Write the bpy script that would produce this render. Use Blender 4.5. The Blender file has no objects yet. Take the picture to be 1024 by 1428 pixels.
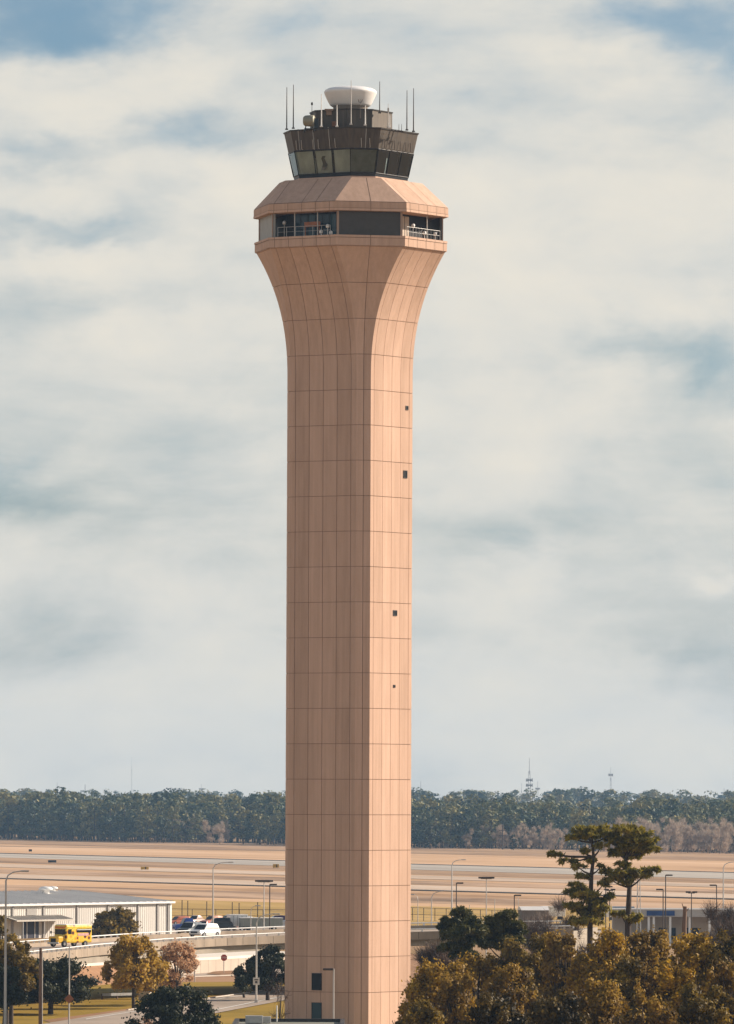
import bpy, bmesh, math, random
import numpy as np
from mathutils import Vector, Matrix
R = math.radians
PI = math.pi
random.seed(7)
scn = bpy.context.scene
COL = scn.collection

# ------------------------------------------------------------------ camera
FPX, CAMZ = 9800.0, 24.0
PITCH = math.atan(396.0 / FPX)
ROLL = 0.0040
cd = bpy.data.cameras.new("camera")
cam = bpy.data.objects.new("camera", cd)
COL.objects.link(cam)
cd.sensor_fit = 'VERTICAL'
cd.sensor_height = 24.0
cd.sensor_width = 24.0
cd.lens = 24.0 * FPX / 1428.0
cd.clip_start = 1.0
cd.clip_end = 60000.0
MC = Matrix.Rotation(R(90) + PITCH, 4, 'X') @ Matrix.Rotation(ROLL, 4, 'Z')
cam.matrix_world = Matrix.Translation((0, 0, CAMZ)) @ MC
scn.camera = cam


def ray(px, py):
    return MC.to_3x3() @ Vector(((px - 512) / FPX, (714 - py) / FPX, -1.0))


def at(px, py, Y):
    d = ray(px, py)
    return Vector((0, 0, CAMZ)) + d * (Y / d.y)


def G(px, py, z=0.0):
    d = ray(px, py)
    return Vector((0, 0, CAMZ)) + d * ((z - CAMZ) / d.z)


# ------------------------------------------------------------------ materials
MATS = {}


def nodes_of(name):
    m = bpy.data.materials.new(name)
    m.use_nodes = True
    nt = m.node_tree
    b = nt.nodes["Principled BSDF"]
    return m, nt, b


def mat(name, c, rough=0.7, metal=0.0, var=0.0, scale=3.0, c2=None, spec=0.4, bump=0.0, stretch=(1, 1, 1), detail=5):
    if name in MATS:
        return MATS[name]
    m, nt, b = nodes_of(name)
    N = nt.nodes
    L = nt.links
    b.inputs["Roughness"].default_value = rough
    b.inputs["Metallic"].default_value = metal
    b.inputs["Specular IOR Level"].default_value = spec
    b.inputs["Base Color"].default_value = (*c, 1)
    if var > 0 or c2:
        tc = N.new("ShaderNodeTexCoord")
        mp = N.new("ShaderNodeMapping")
        mp.inputs["Scale"].default_value = stretch
        nz = N.new("ShaderNodeTexNoise")
        nz.inputs["Scale"].default_value = scale
        nz.inputs["Detail"].default_value = detail
        nz.inputs["Roughness"].default_value = 0.6
        L.new(tc.outputs["Object"], mp.inputs["Vector"])
        L.new(mp.outputs["Vector"], nz.inputs["Vector"])
        cr = N.new("ShaderNodeValToRGB")
        if c2 is None:
            lo = tuple(max(0, x * (1 - var)) for x in c)
            hi = tuple(min(1, x * (1 + var)) for x in c)
        else:
            lo, hi = c, c2
        cr.color_ramp.elements[0].position = 0.3
        cr.color_ramp.elements[1].position = 0.7
        cr.color_ramp.elements[0].color = (*lo, 1)
        cr.color_ramp.elements[1].color = (*hi, 1)
        L.new(nz.outputs["Fac"], cr.inputs["Fac"])
        L.new(cr.outputs["Color"], b.inputs["Base Color"])
        if bump > 0:
            bp = N.new("ShaderNodeBump")
            bp.inputs["Strength"].default_value = bump
            L.new(nz.outputs["Fac"], bp.inputs["Height"])
            L.new(bp.outputs["Normal"], b.inputs["Normal"])
    MATS[name] = m
    return m


def foliage(name, dark, mid, light, transl=0.35, rough=0.6):
    """leaf colour varies leaf by leaf (attribute 'tone') and clump by clump (noise)"""
    m, nt, b = nodes_of(name)
    N = nt.nodes
    L = nt.links
    at_ = N.new("ShaderNodeAttribute")
    at_.attribute_name = "tone"
    tc = N.new("ShaderNodeTexCoord")
    nz = N.new("ShaderNodeTexNoise")
    nz.inputs["Scale"].default_value = 0.45
    nz.inputs["Detail"].default_value = 3
    L.new(tc.outputs["Object"], nz.inputs["Vector"])
    mx = N.new("ShaderNodeMath")
    mx.operation = 'MULTIPLY_ADD'
    mx.inputs[1].default_value = 0.9
    L.new(nz.outputs["Fac"], mx.inputs[0])
    ad = N.new("ShaderNodeMath")
    ad.operation = 'SUBTRACT'
    ad.inputs[1].default_value = 0.45
    L.new(at_.outputs["Fac"], ad.inputs[0])
    L.new(ad.outputs[0], mx.inputs[2])
    cr = N.new("ShaderNodeValToRGB")
    e = cr.color_ramp.elements
    e[0].position, e[1].position = 0.12, 0.85
    e[0].color, e[1].color = (*dark, 1), (*light, 1)
    k = e.new(0.48)
    k.color = (*mid, 1)
    L.new(mx.outputs[0], cr.inputs["Fac"])
    L.new(cr.outputs["Color"], b.inputs["Base Color"])
    b.inputs["Roughness"].default_value = rough
    b.inputs["Specular IOR Level"].default_value = 0.25
    tr = N.new("ShaderNodeBsdfTranslucent")
    L.new(cr.outputs["Color"], tr.inputs["Color"])
    ms = N.new("ShaderNodeMixShader")
    ms.inputs[0].default_value = transl
    L.new(b.outputs[0], ms.inputs[1])
    L.new(tr.outputs[0], ms.inputs[2])
    L.new(ms.outputs[0], N["Material Output"].inputs["Surface"])
    MATS[name] = m
    return m


# ------------------------------------------------------------------ objects
def tag(o, label=None, cat=None, group=None, kind=None):
    if label:
        o["label"] = label
    if cat:
        o["category"] = cat
    if group:
        o["group"] = group
    if kind:
        o["kind"] = kind
    return o


def thing(name, loc, label, cat, group=None, rz=0.0):
    o = bpy.data.objects.new(name, None)
    COL.objects.link(o)
    o.empty_display_size = 0.5
    o.location = loc
    o.rotation_euler = (0, 0, rz)
    return tag(o, label, cat, group)


class MB:
    """collects shapes that become ONE mesh object"""

    def __init__(s):
        s.v, s.f, s.mi, s.sm, s.tone = [], [], [], [], []

    def face(s, pts, mi=0, sm=False, tone=0.5):
        n = len(s.v)
        s.v += [tuple(p) for p in pts]
        s.f.append(tuple(range(n, n + len(pts))))
        s.mi.append(mi)
        s.sm.append(sm)
        s.tone.append(tone)

    def add(s, verts, faces, mi=0, sm=False, tone=0.5):
        n = len(s.v)
        s.v += [tuple(p) for p in verts]
        for f in faces:
            s.f.append(tuple(i + n for i in f))
            s.mi.append(mi)
            s.sm.append(sm)
            s.tone.append(tone)

    def box(s, c, size, M=None, mi=0, top=1.0, bev=0.0):
        hx, hy, hz = size[0] / 2, size[1] / 2, size[2] / 2
        if bev > 0:
            bm = bmesh.new()
            bmesh.ops.create_cube(bm, size=1.0)
            for v in bm.verts:
                k = top if v.co.z > 0 else 1.0
                v.co = Vector((v.co.x * size[0] * k, v.co.y * size[1] * k, v.co.z * size[2]))
            bmesh.ops.bevel(bm, geom=list(bm.edges), offset=bev, segments=2, affect='EDGES', profile=0.6)
            bm.verts.index_update()
            vs = [v.co + Vector(c) for v in bm.verts]
            fs = [[v.index for v in f.verts] for f in bm.faces]
            bm.free()
        else:
            vs = []
            for z in (-hz, hz):
                k = top if z > 0 else 1.0
                for x, y in ((-hx, -hy), (hx, -hy), (hx, hy), (-hx, hy)):
                    vs.append(Vector((c[0] + x * k, c[1] + y * k, c[2] + z)))
            fs = [(3, 2, 1, 0), (4, 5, 6, 7), (0, 1, 5, 4), (1, 2, 6, 5), (2, 3, 7, 6), (3, 0, 4, 7)]
        if M is not None:
            vs = [M @ v for v in vs]
        s.add(vs, fs, mi)

    def tube(s, pts, rad, n=8, mi=0, cap=True):
        pts = [Vector(p) for p in pts]
        if not isinstance(rad, (list, tuple)):
            rad = [rad] * len(pts)
        rings = []
        a = None
        for i, p in enumerate(pts):
            if i == 0:
                t = pts[1] - p
            elif i == len(pts) - 1:
                t = p - pts[i - 1]
            else:
                t = pts[i + 1] - pts[i - 1]
            t = t.normalized()
            if a is None:
                a = t.orthogonal().normalized()
            a = (a - t * a.dot(t)).normalized()
            b = t.cross(a)
            rings.append([p + (a * math.cos(2 * PI * k / n) + b * math.sin(2 * PI * k / n)) * rad[i] for k in range(n)])
        vs = [v for r in rings for v in r]
        fs = []
        for i in range(len(pts) - 1):
            for k in range(n):
                fs.append((i * n + k, i * n + (k + 1) % n, (i + 1) * n + (k + 1) % n, (i + 1) * n + k))
        s.add(vs, fs, mi, True)
        if cap:
            s.add(rings[0][::-1], [tuple(range(n))], mi)
            s.add(rings[-1], [tuple(range(n))], mi)

    def lathe(s, prof, c=(0, 0, 0), n=40, mi=0, M=None):
        vs, fs = [], []
        for r, z in prof:
            for k in range(n):
                a = 2 * PI * k / n
                vs.append(Vector((c[0] + r * math.cos(a), c[1] + r * math.sin(a), c[2] + z)))
        for i in range(len(prof) - 1):
            for k in range(n):
                fs.append((i * n + k, i * n + (k + 1) % n, (i + 1) * n + (k + 1) % n, (i + 1) * n + k))
        if M is not None:
            vs = [M @ v for v in vs]
        s.add(vs, fs, mi, True)

    def build(s, name, mats, parent=None, **kw):
        me = bpy.data.meshes.new(name)
        me.from_pydata(s.v, [], s.f)
        if not isinstance(mats, (list, tuple)):
            mats = [mats]
        for m in mats:
            me.materials.append(m)
        me.polygons.foreach_set("material_index", s.mi)
        me.polygons.foreach_set("use_smooth", s.sm)
        a = me.attributes.new("tone", 'FLOAT', 'FACE')
        a.data.foreach_set("value", s.tone)
        me.update()
        o = bpy.data.objects.new(name, me)
        COL.objects.link(o)
        if parent is not None:
            o.parent = parent
        return tag(o, **kw) if kw else o


def copy_tree(o, parent=None):
    c = o.copy()
    COL.objects.link(c)
    c.parent = parent
    for ch in list(o.children):
        copy_tree(ch, c)
    return c


def quads_object(name, V, tone, mats, parent=None, smooth=False, mi=None):
    """V: (n,4,3) array of quads -> one mesh"""
    n = len(V)
    me = bpy.data.meshes.new(name)
    me.vertices.add(n * 4)
    me.vertices.foreach_set("co", np.ascontiguousarray(V, dtype=np.float32).ravel())
    me.loops.add(n * 4)
    me.loops.foreach_set("vertex_index", np.arange(n * 4, dtype=np.int32))
    me.polygons.add(n)
    me.polygons.foreach_set("loop_start", np.arange(0, n * 4, 4, dtype=np.int32))
    for m in (mats if isinstance(mats, (list, tuple)) else [mats]):
        me.materials.append(m)
    if mi is not None:
        me.polygons.foreach_set("material_index", np.ascontiguousarray(mi, dtype=np.int32))
    me.polygons.foreach_set("use_smooth", np.zeros(n, dtype=bool))
    a = me.attributes.new("tone", 'FLOAT', 'FACE')
    a.data.foreach_set("value", np.ascontiguousarray(tone, dtype=np.float32))
    me.update(calc_edges=True)
    me.validate()
    o = bpy.data.objects.new(name, me)
    COL.objects.link(o)
    if parent is not None:
        o.parent = parent
    return o


def leaf_quads(clumps, n, size, rng, aspect=1.6, flat=0.0, shell=0.5, tail=.3, jit=.55):
    """clumps: list of (cx,cy,cz,rx,ry,rz); n leaves over all, by volume^(2/3)"""
    C = np.array(clumps, dtype=float)
    w = (C[:, 3] * C[:, 4] * C[:, 5]) ** (2 / 3)
    idx = rng.choice(len(C), n, p=w / w.sum())
    d = rng.normal(size=(n, 3))
    d /= np.linalg.norm(d, axis=1, keepdims=True)
    r = shell + (1.0 - shell) * rng.random(n) ** 0.7
    r += np.where(rng.random(n) < tail, np.abs(rng.normal(size=n)) * .45, 0)
    p = C[idx, :3] + d * r[:, None] * C[idx, 3:6]
    nn = d + rng.normal(size=(n, 3)) * jit
    nn[:, 2] += flat
    nn /= np.linalg.norm(nn, axis=1, keepdims=True)
    q = rng.normal(size=(n, 3))
    a = np.cross(nn, q)
    a /= np.linalg.norm(a, axis=1, keepdims=True) + 1e-9
    b = np.cross(nn, a)
    s = size * (0.6 + 0.8 * rng.random(n))
    a *= (s * aspect / 2)[:, None]
    b *= (s / 2)[:, None]
    V = np.stack([p - a, p + b - a * 0.1, p + a, p - b - a * 0.1], axis=1)
    ctone = rng.random(len(C))
    tone = np.clip(0.25 + 0.4 * ctone[idx] + 0.35 * rng.random(n), 0, 1)
    return V, tone


def twig_quads(clumps, n, length, width, rng, up=0.8):
    C = np.array(clumps, dtype=float)
    w = (C[:, 3] * C[:, 4] * C[:, 5]) ** (2 / 3)
    idx = rng.choice(len(C), n, p=w / w.sum())
    d = rng.normal(size=(n, 3))
    d /= np.linalg.norm(d, axis=1, keepdims=True)
    r = rng.random(n) ** 0.45
    p = C[idx, :3] + d * r[:, None] * C[idx, 3:6]
    t = d * 0.8 + rng.normal(size=(n, 3)) * 0.35
    t[:, 2] += up
    t /= np.linalg.norm(t, axis=1, keepdims=True)
    q = rng.normal(size=(n, 3))
    b = np.cross(t, q)
    b /= np.linalg.norm(b, axis=1, keepdims=True) + 1e-9
    l = length * (0.5 + rng.random(n))
    a = t * (l / 2)[:, None]
    b *= (width / 2)
    V = np.stack([p - a - b, p - a + b, p + a + b * 0.3, p + a - b * 0.3], axis=1)
    return V, 0.2 + 0.6 * rng.random(n)


# palette
CONC_JOINT = mat("joint_sealant", (0.28, 0.180, 0.122), 0.9)  # brown sealant colour of the panel joints
M_white = mat("white_paint", (0.78, 0.77, 0.74), 0.5, var=0.06, scale=2)
M_steel = mat("galvanised_steel", (0.42, 0.42, 0.41), 0.45, 0.5, var=0.15, scale=2)
M_lamp_pole = mat("pale_pole_metal", (0.50, 0.48, 0.45), 0.5, 0.2, var=0.12, scale=0.8)
M_dark_pole = mat("dark_bronze_pole", (0.07, 0.055, 0.045), 0.55, 0.3, var=0.2, scale=1)
M_wood = mat("weathered_pole_wood", (0.16, 0.10, 0.065), 0.85, var=0.35, scale=2, stretch=(6, 6, 0.5))
M_black = mat("black_rubber", (0.015, 0.015, 0.016), 0.8)
M_glassd = mat("dark_tinted_glass", (0.012, 0.016, 0.02), 0.08, spec=0.6)
M_chrome = mat("hub_metal", (0.5, 0.5, 0.5), 0.3, 0.9)
M_headl = mat("headlight_lens", (0.7, 0.7, 0.68), 0.15)
M_taill = mat("taillight_lens", (0.35, 0.02, 0.015), 0.2)
M_bark = mat("tree_bark", (0.055, 0.040, 0.030), 0.9, var=0.4, scale=3, stretch=(3, 3, 0.7))
M_barkg = mat("pale_grey_bark", (0.22, 0.18, 0.15), 0.9, var=0.3, scale=3, stretch=(3, 3, 0.7))


def concrete_panels():
    m, nt, b = nodes_of("pink_precast_concrete")
    N, L = nt.nodes, nt.links
    tn = N.new("ShaderNodeAttribute")
    tn.attribute_name = "tone"
    tc = N.new("ShaderNodeTexCoord")
    mp = N.new("ShaderNodeMapping")
    mp.inputs["Scale"].default_value = (1, 1, 0.22)
    n1 = N.new("ShaderNodeTexNoise")
    n1.inputs["Scale"].default_value = 0.9
    n1.inputs["Detail"].default_value = 6
    n1.inputs["Roughness"].default_value = 0.6
    L.new(tc.outputs["Object"], mp.inputs["Vector"])
    L.new(mp.outputs["Vector"], n1.inputs["Vector"])
    n2 = N.new("ShaderNodeTexNoise")
    n2.inputs["Scale"].default_value = 6
    n2.inputs["Detail"].default_value = 4
    L.new(tc.outputs["Object"], n2.inputs["Vector"])
    cr = N.new("ShaderNodeValToRGB")
    e = cr.color_ramp.elements
    e[0].position, e[1].position = 0.0, 1.0
    e[0].color = (0.385, 0.254, 0.178, 1)
    e[1].color = (0.695, 0.475, 0.355, 1)
    a1 = N.new("ShaderNodeMath")
    a1.operation = 'MULTIPLY_ADD'
    a1.inputs[1].default_value = 0.55
    L.new(n1.outputs["Fac"], a1.inputs[0])
    s1 = N.new("ShaderNodeMath")
    s1.operation = 'SUBTRACT'
    s1.inputs[1].default_value = 0.35
    L.new(tn.outputs["Fac"], s1.inputs[0])
    L.new(s1.outputs[0], a1.inputs[2])
    a2 = N.new("ShaderNodeMath")
    a2.operation = 'MULTIPLY_ADD'
    a2.inputs[1].default_value = 0.16
    L.new(n2.outputs["Fac"], a2.inputs[0])
    L.new(a1.outputs[0], a2.inputs[2])
    mp3 = N.new("ShaderNodeMapping")           # rain streaks
    mp3.inputs["Scale"].default_value = (2.6, 2.6, 0.05)
    n3 = N.new("ShaderNodeTexNoise")
    n3.inputs["Scale"].default_value = 1.0
    n3.inputs["Detail"].default_value = 5
    n3.inputs["Roughness"].default_value = 0.65
    L.new(tc.outputs["Object"], mp3.inputs["Vector"])
    L.new(mp3.outputs["Vector"], n3.inputs["Vector"])
    a3 = N.new("ShaderNodeMath")
    a3.operation = 'MULTIPLY_ADD'
    a3.inputs[1].default_value = 0.75
    L.new(n3.outputs["Fac"], a3.inputs[0])
    s3 = N.new("ShaderNodeMath")
    s3.operation = 'SUBTRACT'
    s3.inputs[1].default_value = 0.37
    L.new(a2.outputs[0], s3.inputs[0])
    L.new(s3.outputs[0], a3.inputs[2])
    L.new(a3.outputs[0], cr.inputs["Fac"])
    L.new(cr.outputs["Color"], b.inputs["Base Color"])
    b.inputs["Roughness"].default_value = 0.85
    b.inputs["Specular IOR Level"].default_value = 0.2
    MATS["pink_precast_concrete"] = m
    return m


M_conc = concrete_panels()

# ================================================================== THE TOWER
S = 1 / 13.5                      # metres per photo pixel at the tower
D = 726.0
axis = at(486.9, 900, D)
TX, TY = axis.x, D
tower = thing("control_tower", (TX, TY, 0),
              "tall pink concrete control tower with flared head and white dome",
              "control tower")
PHI = [R(-32.4 + 45 * k) for k in range(8)]


def nrm(k):
    return Vector((math.sin(PHI[k % 8]), -math.cos(PHI[k % 8]), 0))


def tng(k):
    return Vector((math.cos(PHI[k % 8]), math.sin(PHI[k % 8]), 0))


def apo(k, a, c):
    return a / 2 + c / math.sqrt(2) if k % 2 == 0 else c / 2 + a / math.sqrt(2)


def wid(k, a, c):
    return a if k % 2 == 0 else c


def corner(k, a, c, z):            # left corner of face k seen from outside
    p = nrm(k) * apo(k, a, c) - tng(k) * wid(k, a, c) / 2
    return Vector((p.x, p.y, z))


def fpt(k, a, c, u, z, out=0.0):   # point on face k, u metres right of its middle
    p = nrm(k) * (apo(k, a, c) + out) + tng(k) * u
    return Vector((p.x, p.y, z))


def octa(mb, rings, mi=0, cap_lo=True, cap_hi=True, tone=0.5, faces=range(8)):
    for (z0, a0, c0), (z1, a1, c1) in zip(rings[:-1], rings[1:]):
        for k in faces:
            mb.face([corner(k, a0, c0, z0), corner(k + 1, a0, c0, z0), corner(k + 1, a1, c1, z1), corner(k, a1, c1, z1)], mi, False, tone)
    if cap_lo:
        z, a, c = rings[0]
        mb.face([corner(k, a, c, z) for k in range(8)][::-1], mi, False, tone)
    if cap_hi:
        z, a, c = rings[-1]
        mb.face([corner(k, a, c, z) for k in range(8)], mi, False, tone)


def zt(py, dd=1.0):                # height of photo row py at the tower's left corner
    return at(370, py, D + dd).z


A0, C0 = 109 * S, 20.5 * S         # shaft: wide face, chamfer
CT = 95 * S                        # chamfer width at the top of the flare
Z_LB = zt(353.0)                   # ledge bottom
ROWH = 48.8 * S * 1.005
rows = [Z_LB - ROWH * i for i in range(24)]
rows = [z for z in rows if z > -1.5]
rows.append(-3.0)
rows = rows[::-1]
FLH = 180 * S


def c_at(z):
    t = (z - (Z_LB - FLH)) / FLH
    if t <= 0:
        return C0
    return C0 + (CT - C0) * t ** 2.35


P = 22.9 * S
rng = np.random.default_rng(3)
colt = [0.47, 0.42, 0.58, 0.56, 0.42, 0.46]
mb = MB()
levels = []
for z0, z1 in zip(rows[:-1], rows[1:]):
    k = 1 if c_at(z1) <= C0 + 1e-4 else 8
    levels += [z0 + (z1 - z0) * i / k for i in range(k)]
levels.append(rows[-1])
octa(mb, [(z, A0 - 0.10, c_at(z) - 0.02) for z in levels])
shaft = mb.build("shaft", [CONC_JOINT], tower)
mb = MB()
g = 0.027
for r, (z0, z1) in enumerate(zip(rows[:-1], rows[1:])):
    n = 1 if c_at(z1) <= C0 + 1e-4 else 8
    for k in range(8):
        if k % 2 == 0:
            us = [-A0 / 2, -2 * P, -P, 0, P, 2 * P, A0 / 2]
        else:
            us = [-1, 0, 1]
        for j in range(len(us) - 1):
            tone = (colt[j] if k % 2 == 0 else (0.64, 0.52)[j]) + rng.uniform(-0.065, 0.065)  # chamfers toned lighter to paint in their brighter ambient light
            zs = [z0 + g + (z1 - z0 - 2 * g) * i / n for i in range(n + 1)]
            L_, R_ = [], []
            for z in zs:
                c = c_at(z)
                sc = 1 if k % 2 == 0 else c / 2
                u0 = us[j] * sc + (g if j > 0 else 0.0)
                u1 = us[j + 1] * sc - (g if j < len(us) - 2 else 0.0)
                L_.append(fpt(k, A0, c, u0, z))
                R_.append(fpt(k, A0, c, u1, z))
            vs = L_ + R_
            m_ = n + 1
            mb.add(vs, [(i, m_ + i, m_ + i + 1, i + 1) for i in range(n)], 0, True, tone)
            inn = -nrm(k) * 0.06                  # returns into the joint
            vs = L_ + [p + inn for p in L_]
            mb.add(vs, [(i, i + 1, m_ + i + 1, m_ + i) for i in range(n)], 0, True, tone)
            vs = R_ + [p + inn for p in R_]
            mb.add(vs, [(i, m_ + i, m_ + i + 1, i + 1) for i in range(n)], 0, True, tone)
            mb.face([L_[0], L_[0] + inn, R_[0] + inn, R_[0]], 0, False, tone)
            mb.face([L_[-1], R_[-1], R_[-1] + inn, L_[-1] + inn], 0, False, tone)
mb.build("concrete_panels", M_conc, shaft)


def panel_band(mb, rings, seg=None, gap=0.03, jit=0.05, base=0.5):
    """a band of panels round the octagon between two rings, split at the column joints"""
    (z0, a0, c0), (z1, a1, c1) = rings
    for k in range(8):
        if k % 2 == 0:
            f0 = [-a0 / 2, -2 * P, -P, 0, P, 2 * P, a0 / 2]
            f1 = [-a1 / 2, -2 * P, -P, 0, P, 2 * P, a1 / 2]
        else:
            f0 = [-c0 / 2, 0, c0 / 2]
            f1 = [-c1 / 2, 0, c1 / 2]
        if seg == 'few' and k % 2 == 0:
            f0 = [f0[0], f0[1], f0[3], f0[4], f0[6]]
            f1 = [f1[0], f1[1], f1[3], f1[4], f1[6]]
        n = len(f0) - 1
        for j in range(n):
            la, ra = (gap if j else 0), (gap if j < n - 1 else 0)
            mb.face([fpt(k, a0, c0, f0[j] + la, z0), fpt(k, a0, c0, f0[j + 1] - ra, z0),
                     fpt(k, a1, c1, f1[j + 1] - ra, z1), fpt(k, a1, c1, f1[j] + la, z1)], 0, False, base + rng.uniform(-jit, jit))


# ledge under the gallery
Z_LT = zt(338.6)
AL, CL = 109.5 * S, 97 * S
mb = MB()
octa(mb, [(Z_LB - 0.02, AL - 0.3, CL - 0.3), (Z_LB, AL, CL), (Z_LT, AL, CL), (Z_LT + 0.02, AL - 0.4, CL - 0.4)], tone=0.46)
ledge = mb.build("ledge", M_conc, tower)
mb = MB()
panel_band(mb, [(Z_LB + 0.06, AL + 0.05, CL + 0.06), (Z_LT - 0.25, AL + 0.05, CL + 0.06)])
panel_band(mb, [(Z_LT - 0.2, AL + 0.09, CL + 0.1), (Z_LT + 0.03, AL + 0.09, CL + 0.1)], base=0.58)
mb.build("ledge_panels", M_conc, ledge)
mb = MB()
octa(mb, [(Z_LB + 0.05, AL + 0.01, CL + 0.01), (Z_LT, AL + 0.01, CL + 0.01)], cap_lo=False, cap_hi=False)
mb.build("ledge_joint", CONC_JOINT, ledge)

# roof over the gallery (eave fascia + hipped slope)
Z_EB, Z_ET, Z_RT = zt(305.0), zt(292.3), zt(256.6)
AE, CE = 109 * S, 100.5 * S
AR, CR = 109 * S, 41 * S
mb = MB()
octa(mb, [(Z_EB, AE, CE), (Z_ET, AE, CE), (Z_RT, AR, CR)], tone=0.45)
roof = mb.build("gallery_roof", M_conc, tower)
mb = MB()
panel_band(mb, [(Z_EB + 0.02, AE + .07, CE + .08), (Z_EB + 0.26, AE + .07, CE + .08)], base=0.62)
panel_band(mb, [(Z_EB + 0.30, AE + .05, CE + .05), (Z_ET - 0.02, AE + .05, CE + .05)], base=0.40)
dn = 0.04
panel_band(mb, [(Z_ET + dn, AE + .02, CE + .03), (Z_RT + dn * .5, AR + .02, CR + .03)], seg='few', gap=0.035, base=0.47, jit=0.12)
mb.build("roof_panels", M_conc, roof)
mb = MB()
octa(mb, [(Z_EB + .01, AE + .015, CE + .015), (Z_ET - 0.01, AE + .015, CE + .015), (Z_RT, AR + .01, CR + .01)], cap_lo=False, cap_hi=False)
mb.build("roof_joint", CONC_JOINT, roof)

# gallery between them
M_gal = mat("grey_gallery_panel", (0.06, 0.055, 0.048), 0.6, var=0.12, scale=1.5)
M_gall = mat("pale_gallery_panel", (0.33, 0.33, 0.31), 0.6, var=0.1, scale=1.0)
M_galglass = mat("blue_gallery_glass", (0.010, 0.030, 0.050), 0.06, spec=0.35)
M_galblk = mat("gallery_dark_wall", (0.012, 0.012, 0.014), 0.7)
M_curtain = mat("pale_blind", (0.50, 0.42, 0.34), 0.8, var=0.1, scale=2)
gal = MB()
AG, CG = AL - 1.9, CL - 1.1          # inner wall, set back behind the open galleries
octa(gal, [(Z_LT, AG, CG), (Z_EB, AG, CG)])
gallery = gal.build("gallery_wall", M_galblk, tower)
hz = Z_EB - Z_LT
AF, CF = AL - 0.35, CL - 0.30
for k in (1, 3, 5, 7):                # solid infill panels on the chamfers
    w = CF
    mb = MB()
    for side in (0,):
        a_, b_ = -w / 2, w / 2
        for (out, flip) in ((0.0, False), (-0.25, True)):
            q = [fpt(k, AF, CF, a_, Z_LT, out), fpt(k, AF, CF, b_, Z_LT, out), fpt(k, AF, CF, b_, Z_EB, out), fpt(k, AF, CF, a_, Z_EB, out)]
            mb.face(q[::-1] if flip else q, 1 if k == 7 else 0)
        for uu in (a_, b_):
            mb.face([fpt(k, AF, CF, uu, Z_LT, 0), fpt(k, AF, CF, uu, Z_LT, -.25), fpt(k, AF, CF, uu, Z_EB, -.25), fpt(k, AF, CF, uu, Z_EB, 0)], 1 if k == 7 else 0)
    mb.build("infill_panel", [M_gal, M_gall], gallery)
for k in (1, 3, 5, 7):
    for sgn in (-1, 1):
        u = sgn * (CF / 2 - 0.11)
        p = fpt(k, AF, CF, u, 0, 0.03)
        M = Matrix.Translation((p.x, p.y, (Z_LT + Z_EB) / 2)) @ Matrix.Rotation(PHI[k], 4, 'Z')
        mb = MB()
        mb.box((0, 0, 0), (0.22, 0.14, hz - 0.01), M)
        mb.build("frame_post", mat("tan_frame_post", (0.34, 0.24, 0.18), 0.6), gallery)
for k in (0, 2, 4, 6):                # glazing of the recessed galleries
    mb = MB()
    n = 7
    for i in range(n):
        u0 = -AG / 2 + AG * i / n + 0.05
        u1 = -AG / 2 + AG * (i + 1) / n - 0.05
        if k == 2:
            mi = 1 if i in (0, 1, 2) else 2
        else:
            mi = 2 if i == 0 else (0 if i % 3 else 3)
        mb.face([fpt(k, AG, CG, u0, Z_LT + 0.12, .02), fpt(k, AG, CG, u1, Z_LT + .12, .02), fpt(k, AG, CG, u1, Z_EB - .2, .02), fpt(k, AG, CG, u0, Z_EB - .2, .02)], mi)
    gm = mat("blue_gallery_glass_light", (0.022, 0.06, 0.08), 0.08, spec=0.35)
    mb.build("gallery_window", [M_galglass, M_curtain, M_galblk, gm], gallery)
    # railing and posts
    mb = MB()
    AQ = AL - 0.5
    hw = 3.2
    base = Z_LT + 0.0
    for zz in (1.05, 0.55):
        mb.tube([fpt(k, AQ, CL, -hw, base + zz), fpt(k, AQ, CL, hw, base + zz)], 0.03 if zz > 1 else .018, 6)
    n = 6 if k == 0 else 11
    for i in range(n + 1):
        u = -hw + 2 * hw * i / n
        mb.tube([fpt(k, AQ, CL, u, base), fpt(k, AQ, CL, u, base + 1.05)], 0.026 if i in (0, n) or n == 6 else 0.016, 6)
    mb.build("gallery_railing", M_steel, gallery)
    for u in ((-1.25, 1.55) if k == 0 else (0.9,)):
        mb = MB()
        mb.tube([fpt(k, AQ - .3, CL, u, base), fpt(k, AQ - .3, CL, u, Z_EB)], 0.055, 8)
        mb.build("gallery_column", M_lamp_pole, gallery)
# fittings on the open galleries
def lantern(k, u, zz, body, shade):
    p = fpt(k, AL - 0.9, CL, u, Z_LT)
    mb = MB()
    mb.tube([p, p + Vector((0, 0, zz))], 0.035, 6)
    mb.lathe([(0.02, zz + .38), (0.16, zz + .33), (0.2, zz + .15), (0.17, zz), (0.02, zz - .02)], p, 12)
    mb.build(body, shade, gallery)


lantern(0, -2.55, 1.35, "floodlight", M_steel)
lantern(0, 1.95, 0.25, "floodlight", M_white)
lantern(0, 2.75, 0.8, "floodlight", M_white)
lantern(0, 3.15, 0.1, "floodlight", M_white)
lantern(2, -1.7, 1.1, "floodlight", M_white)
lantern(2, 0.5, 0.5, "floodlight", M_white)
lantern(2, 2.6, 0.55, "floodlight", M_white)
mb = MB()                              # wooden bench / crate standing on the left gallery
p = fpt(0, AL - 1.3, CL, 0.75, Z_LT)
M = Matrix.Translation(p) @ Matrix.Rotation(PHI[0], 4, 'Z')
mb.box((0, 0, 1.25), (1.9, .12, .5), M)
for sx in (-.85, .85):
    mb.box((sx, 0, 0.5), (.08, .08, 1.0), M)
mb.build("rust_panel", mat("rusty_board", (0.30, 0.12, 0.06), 0.8, var=0.3, scale=2), gallery)

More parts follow.
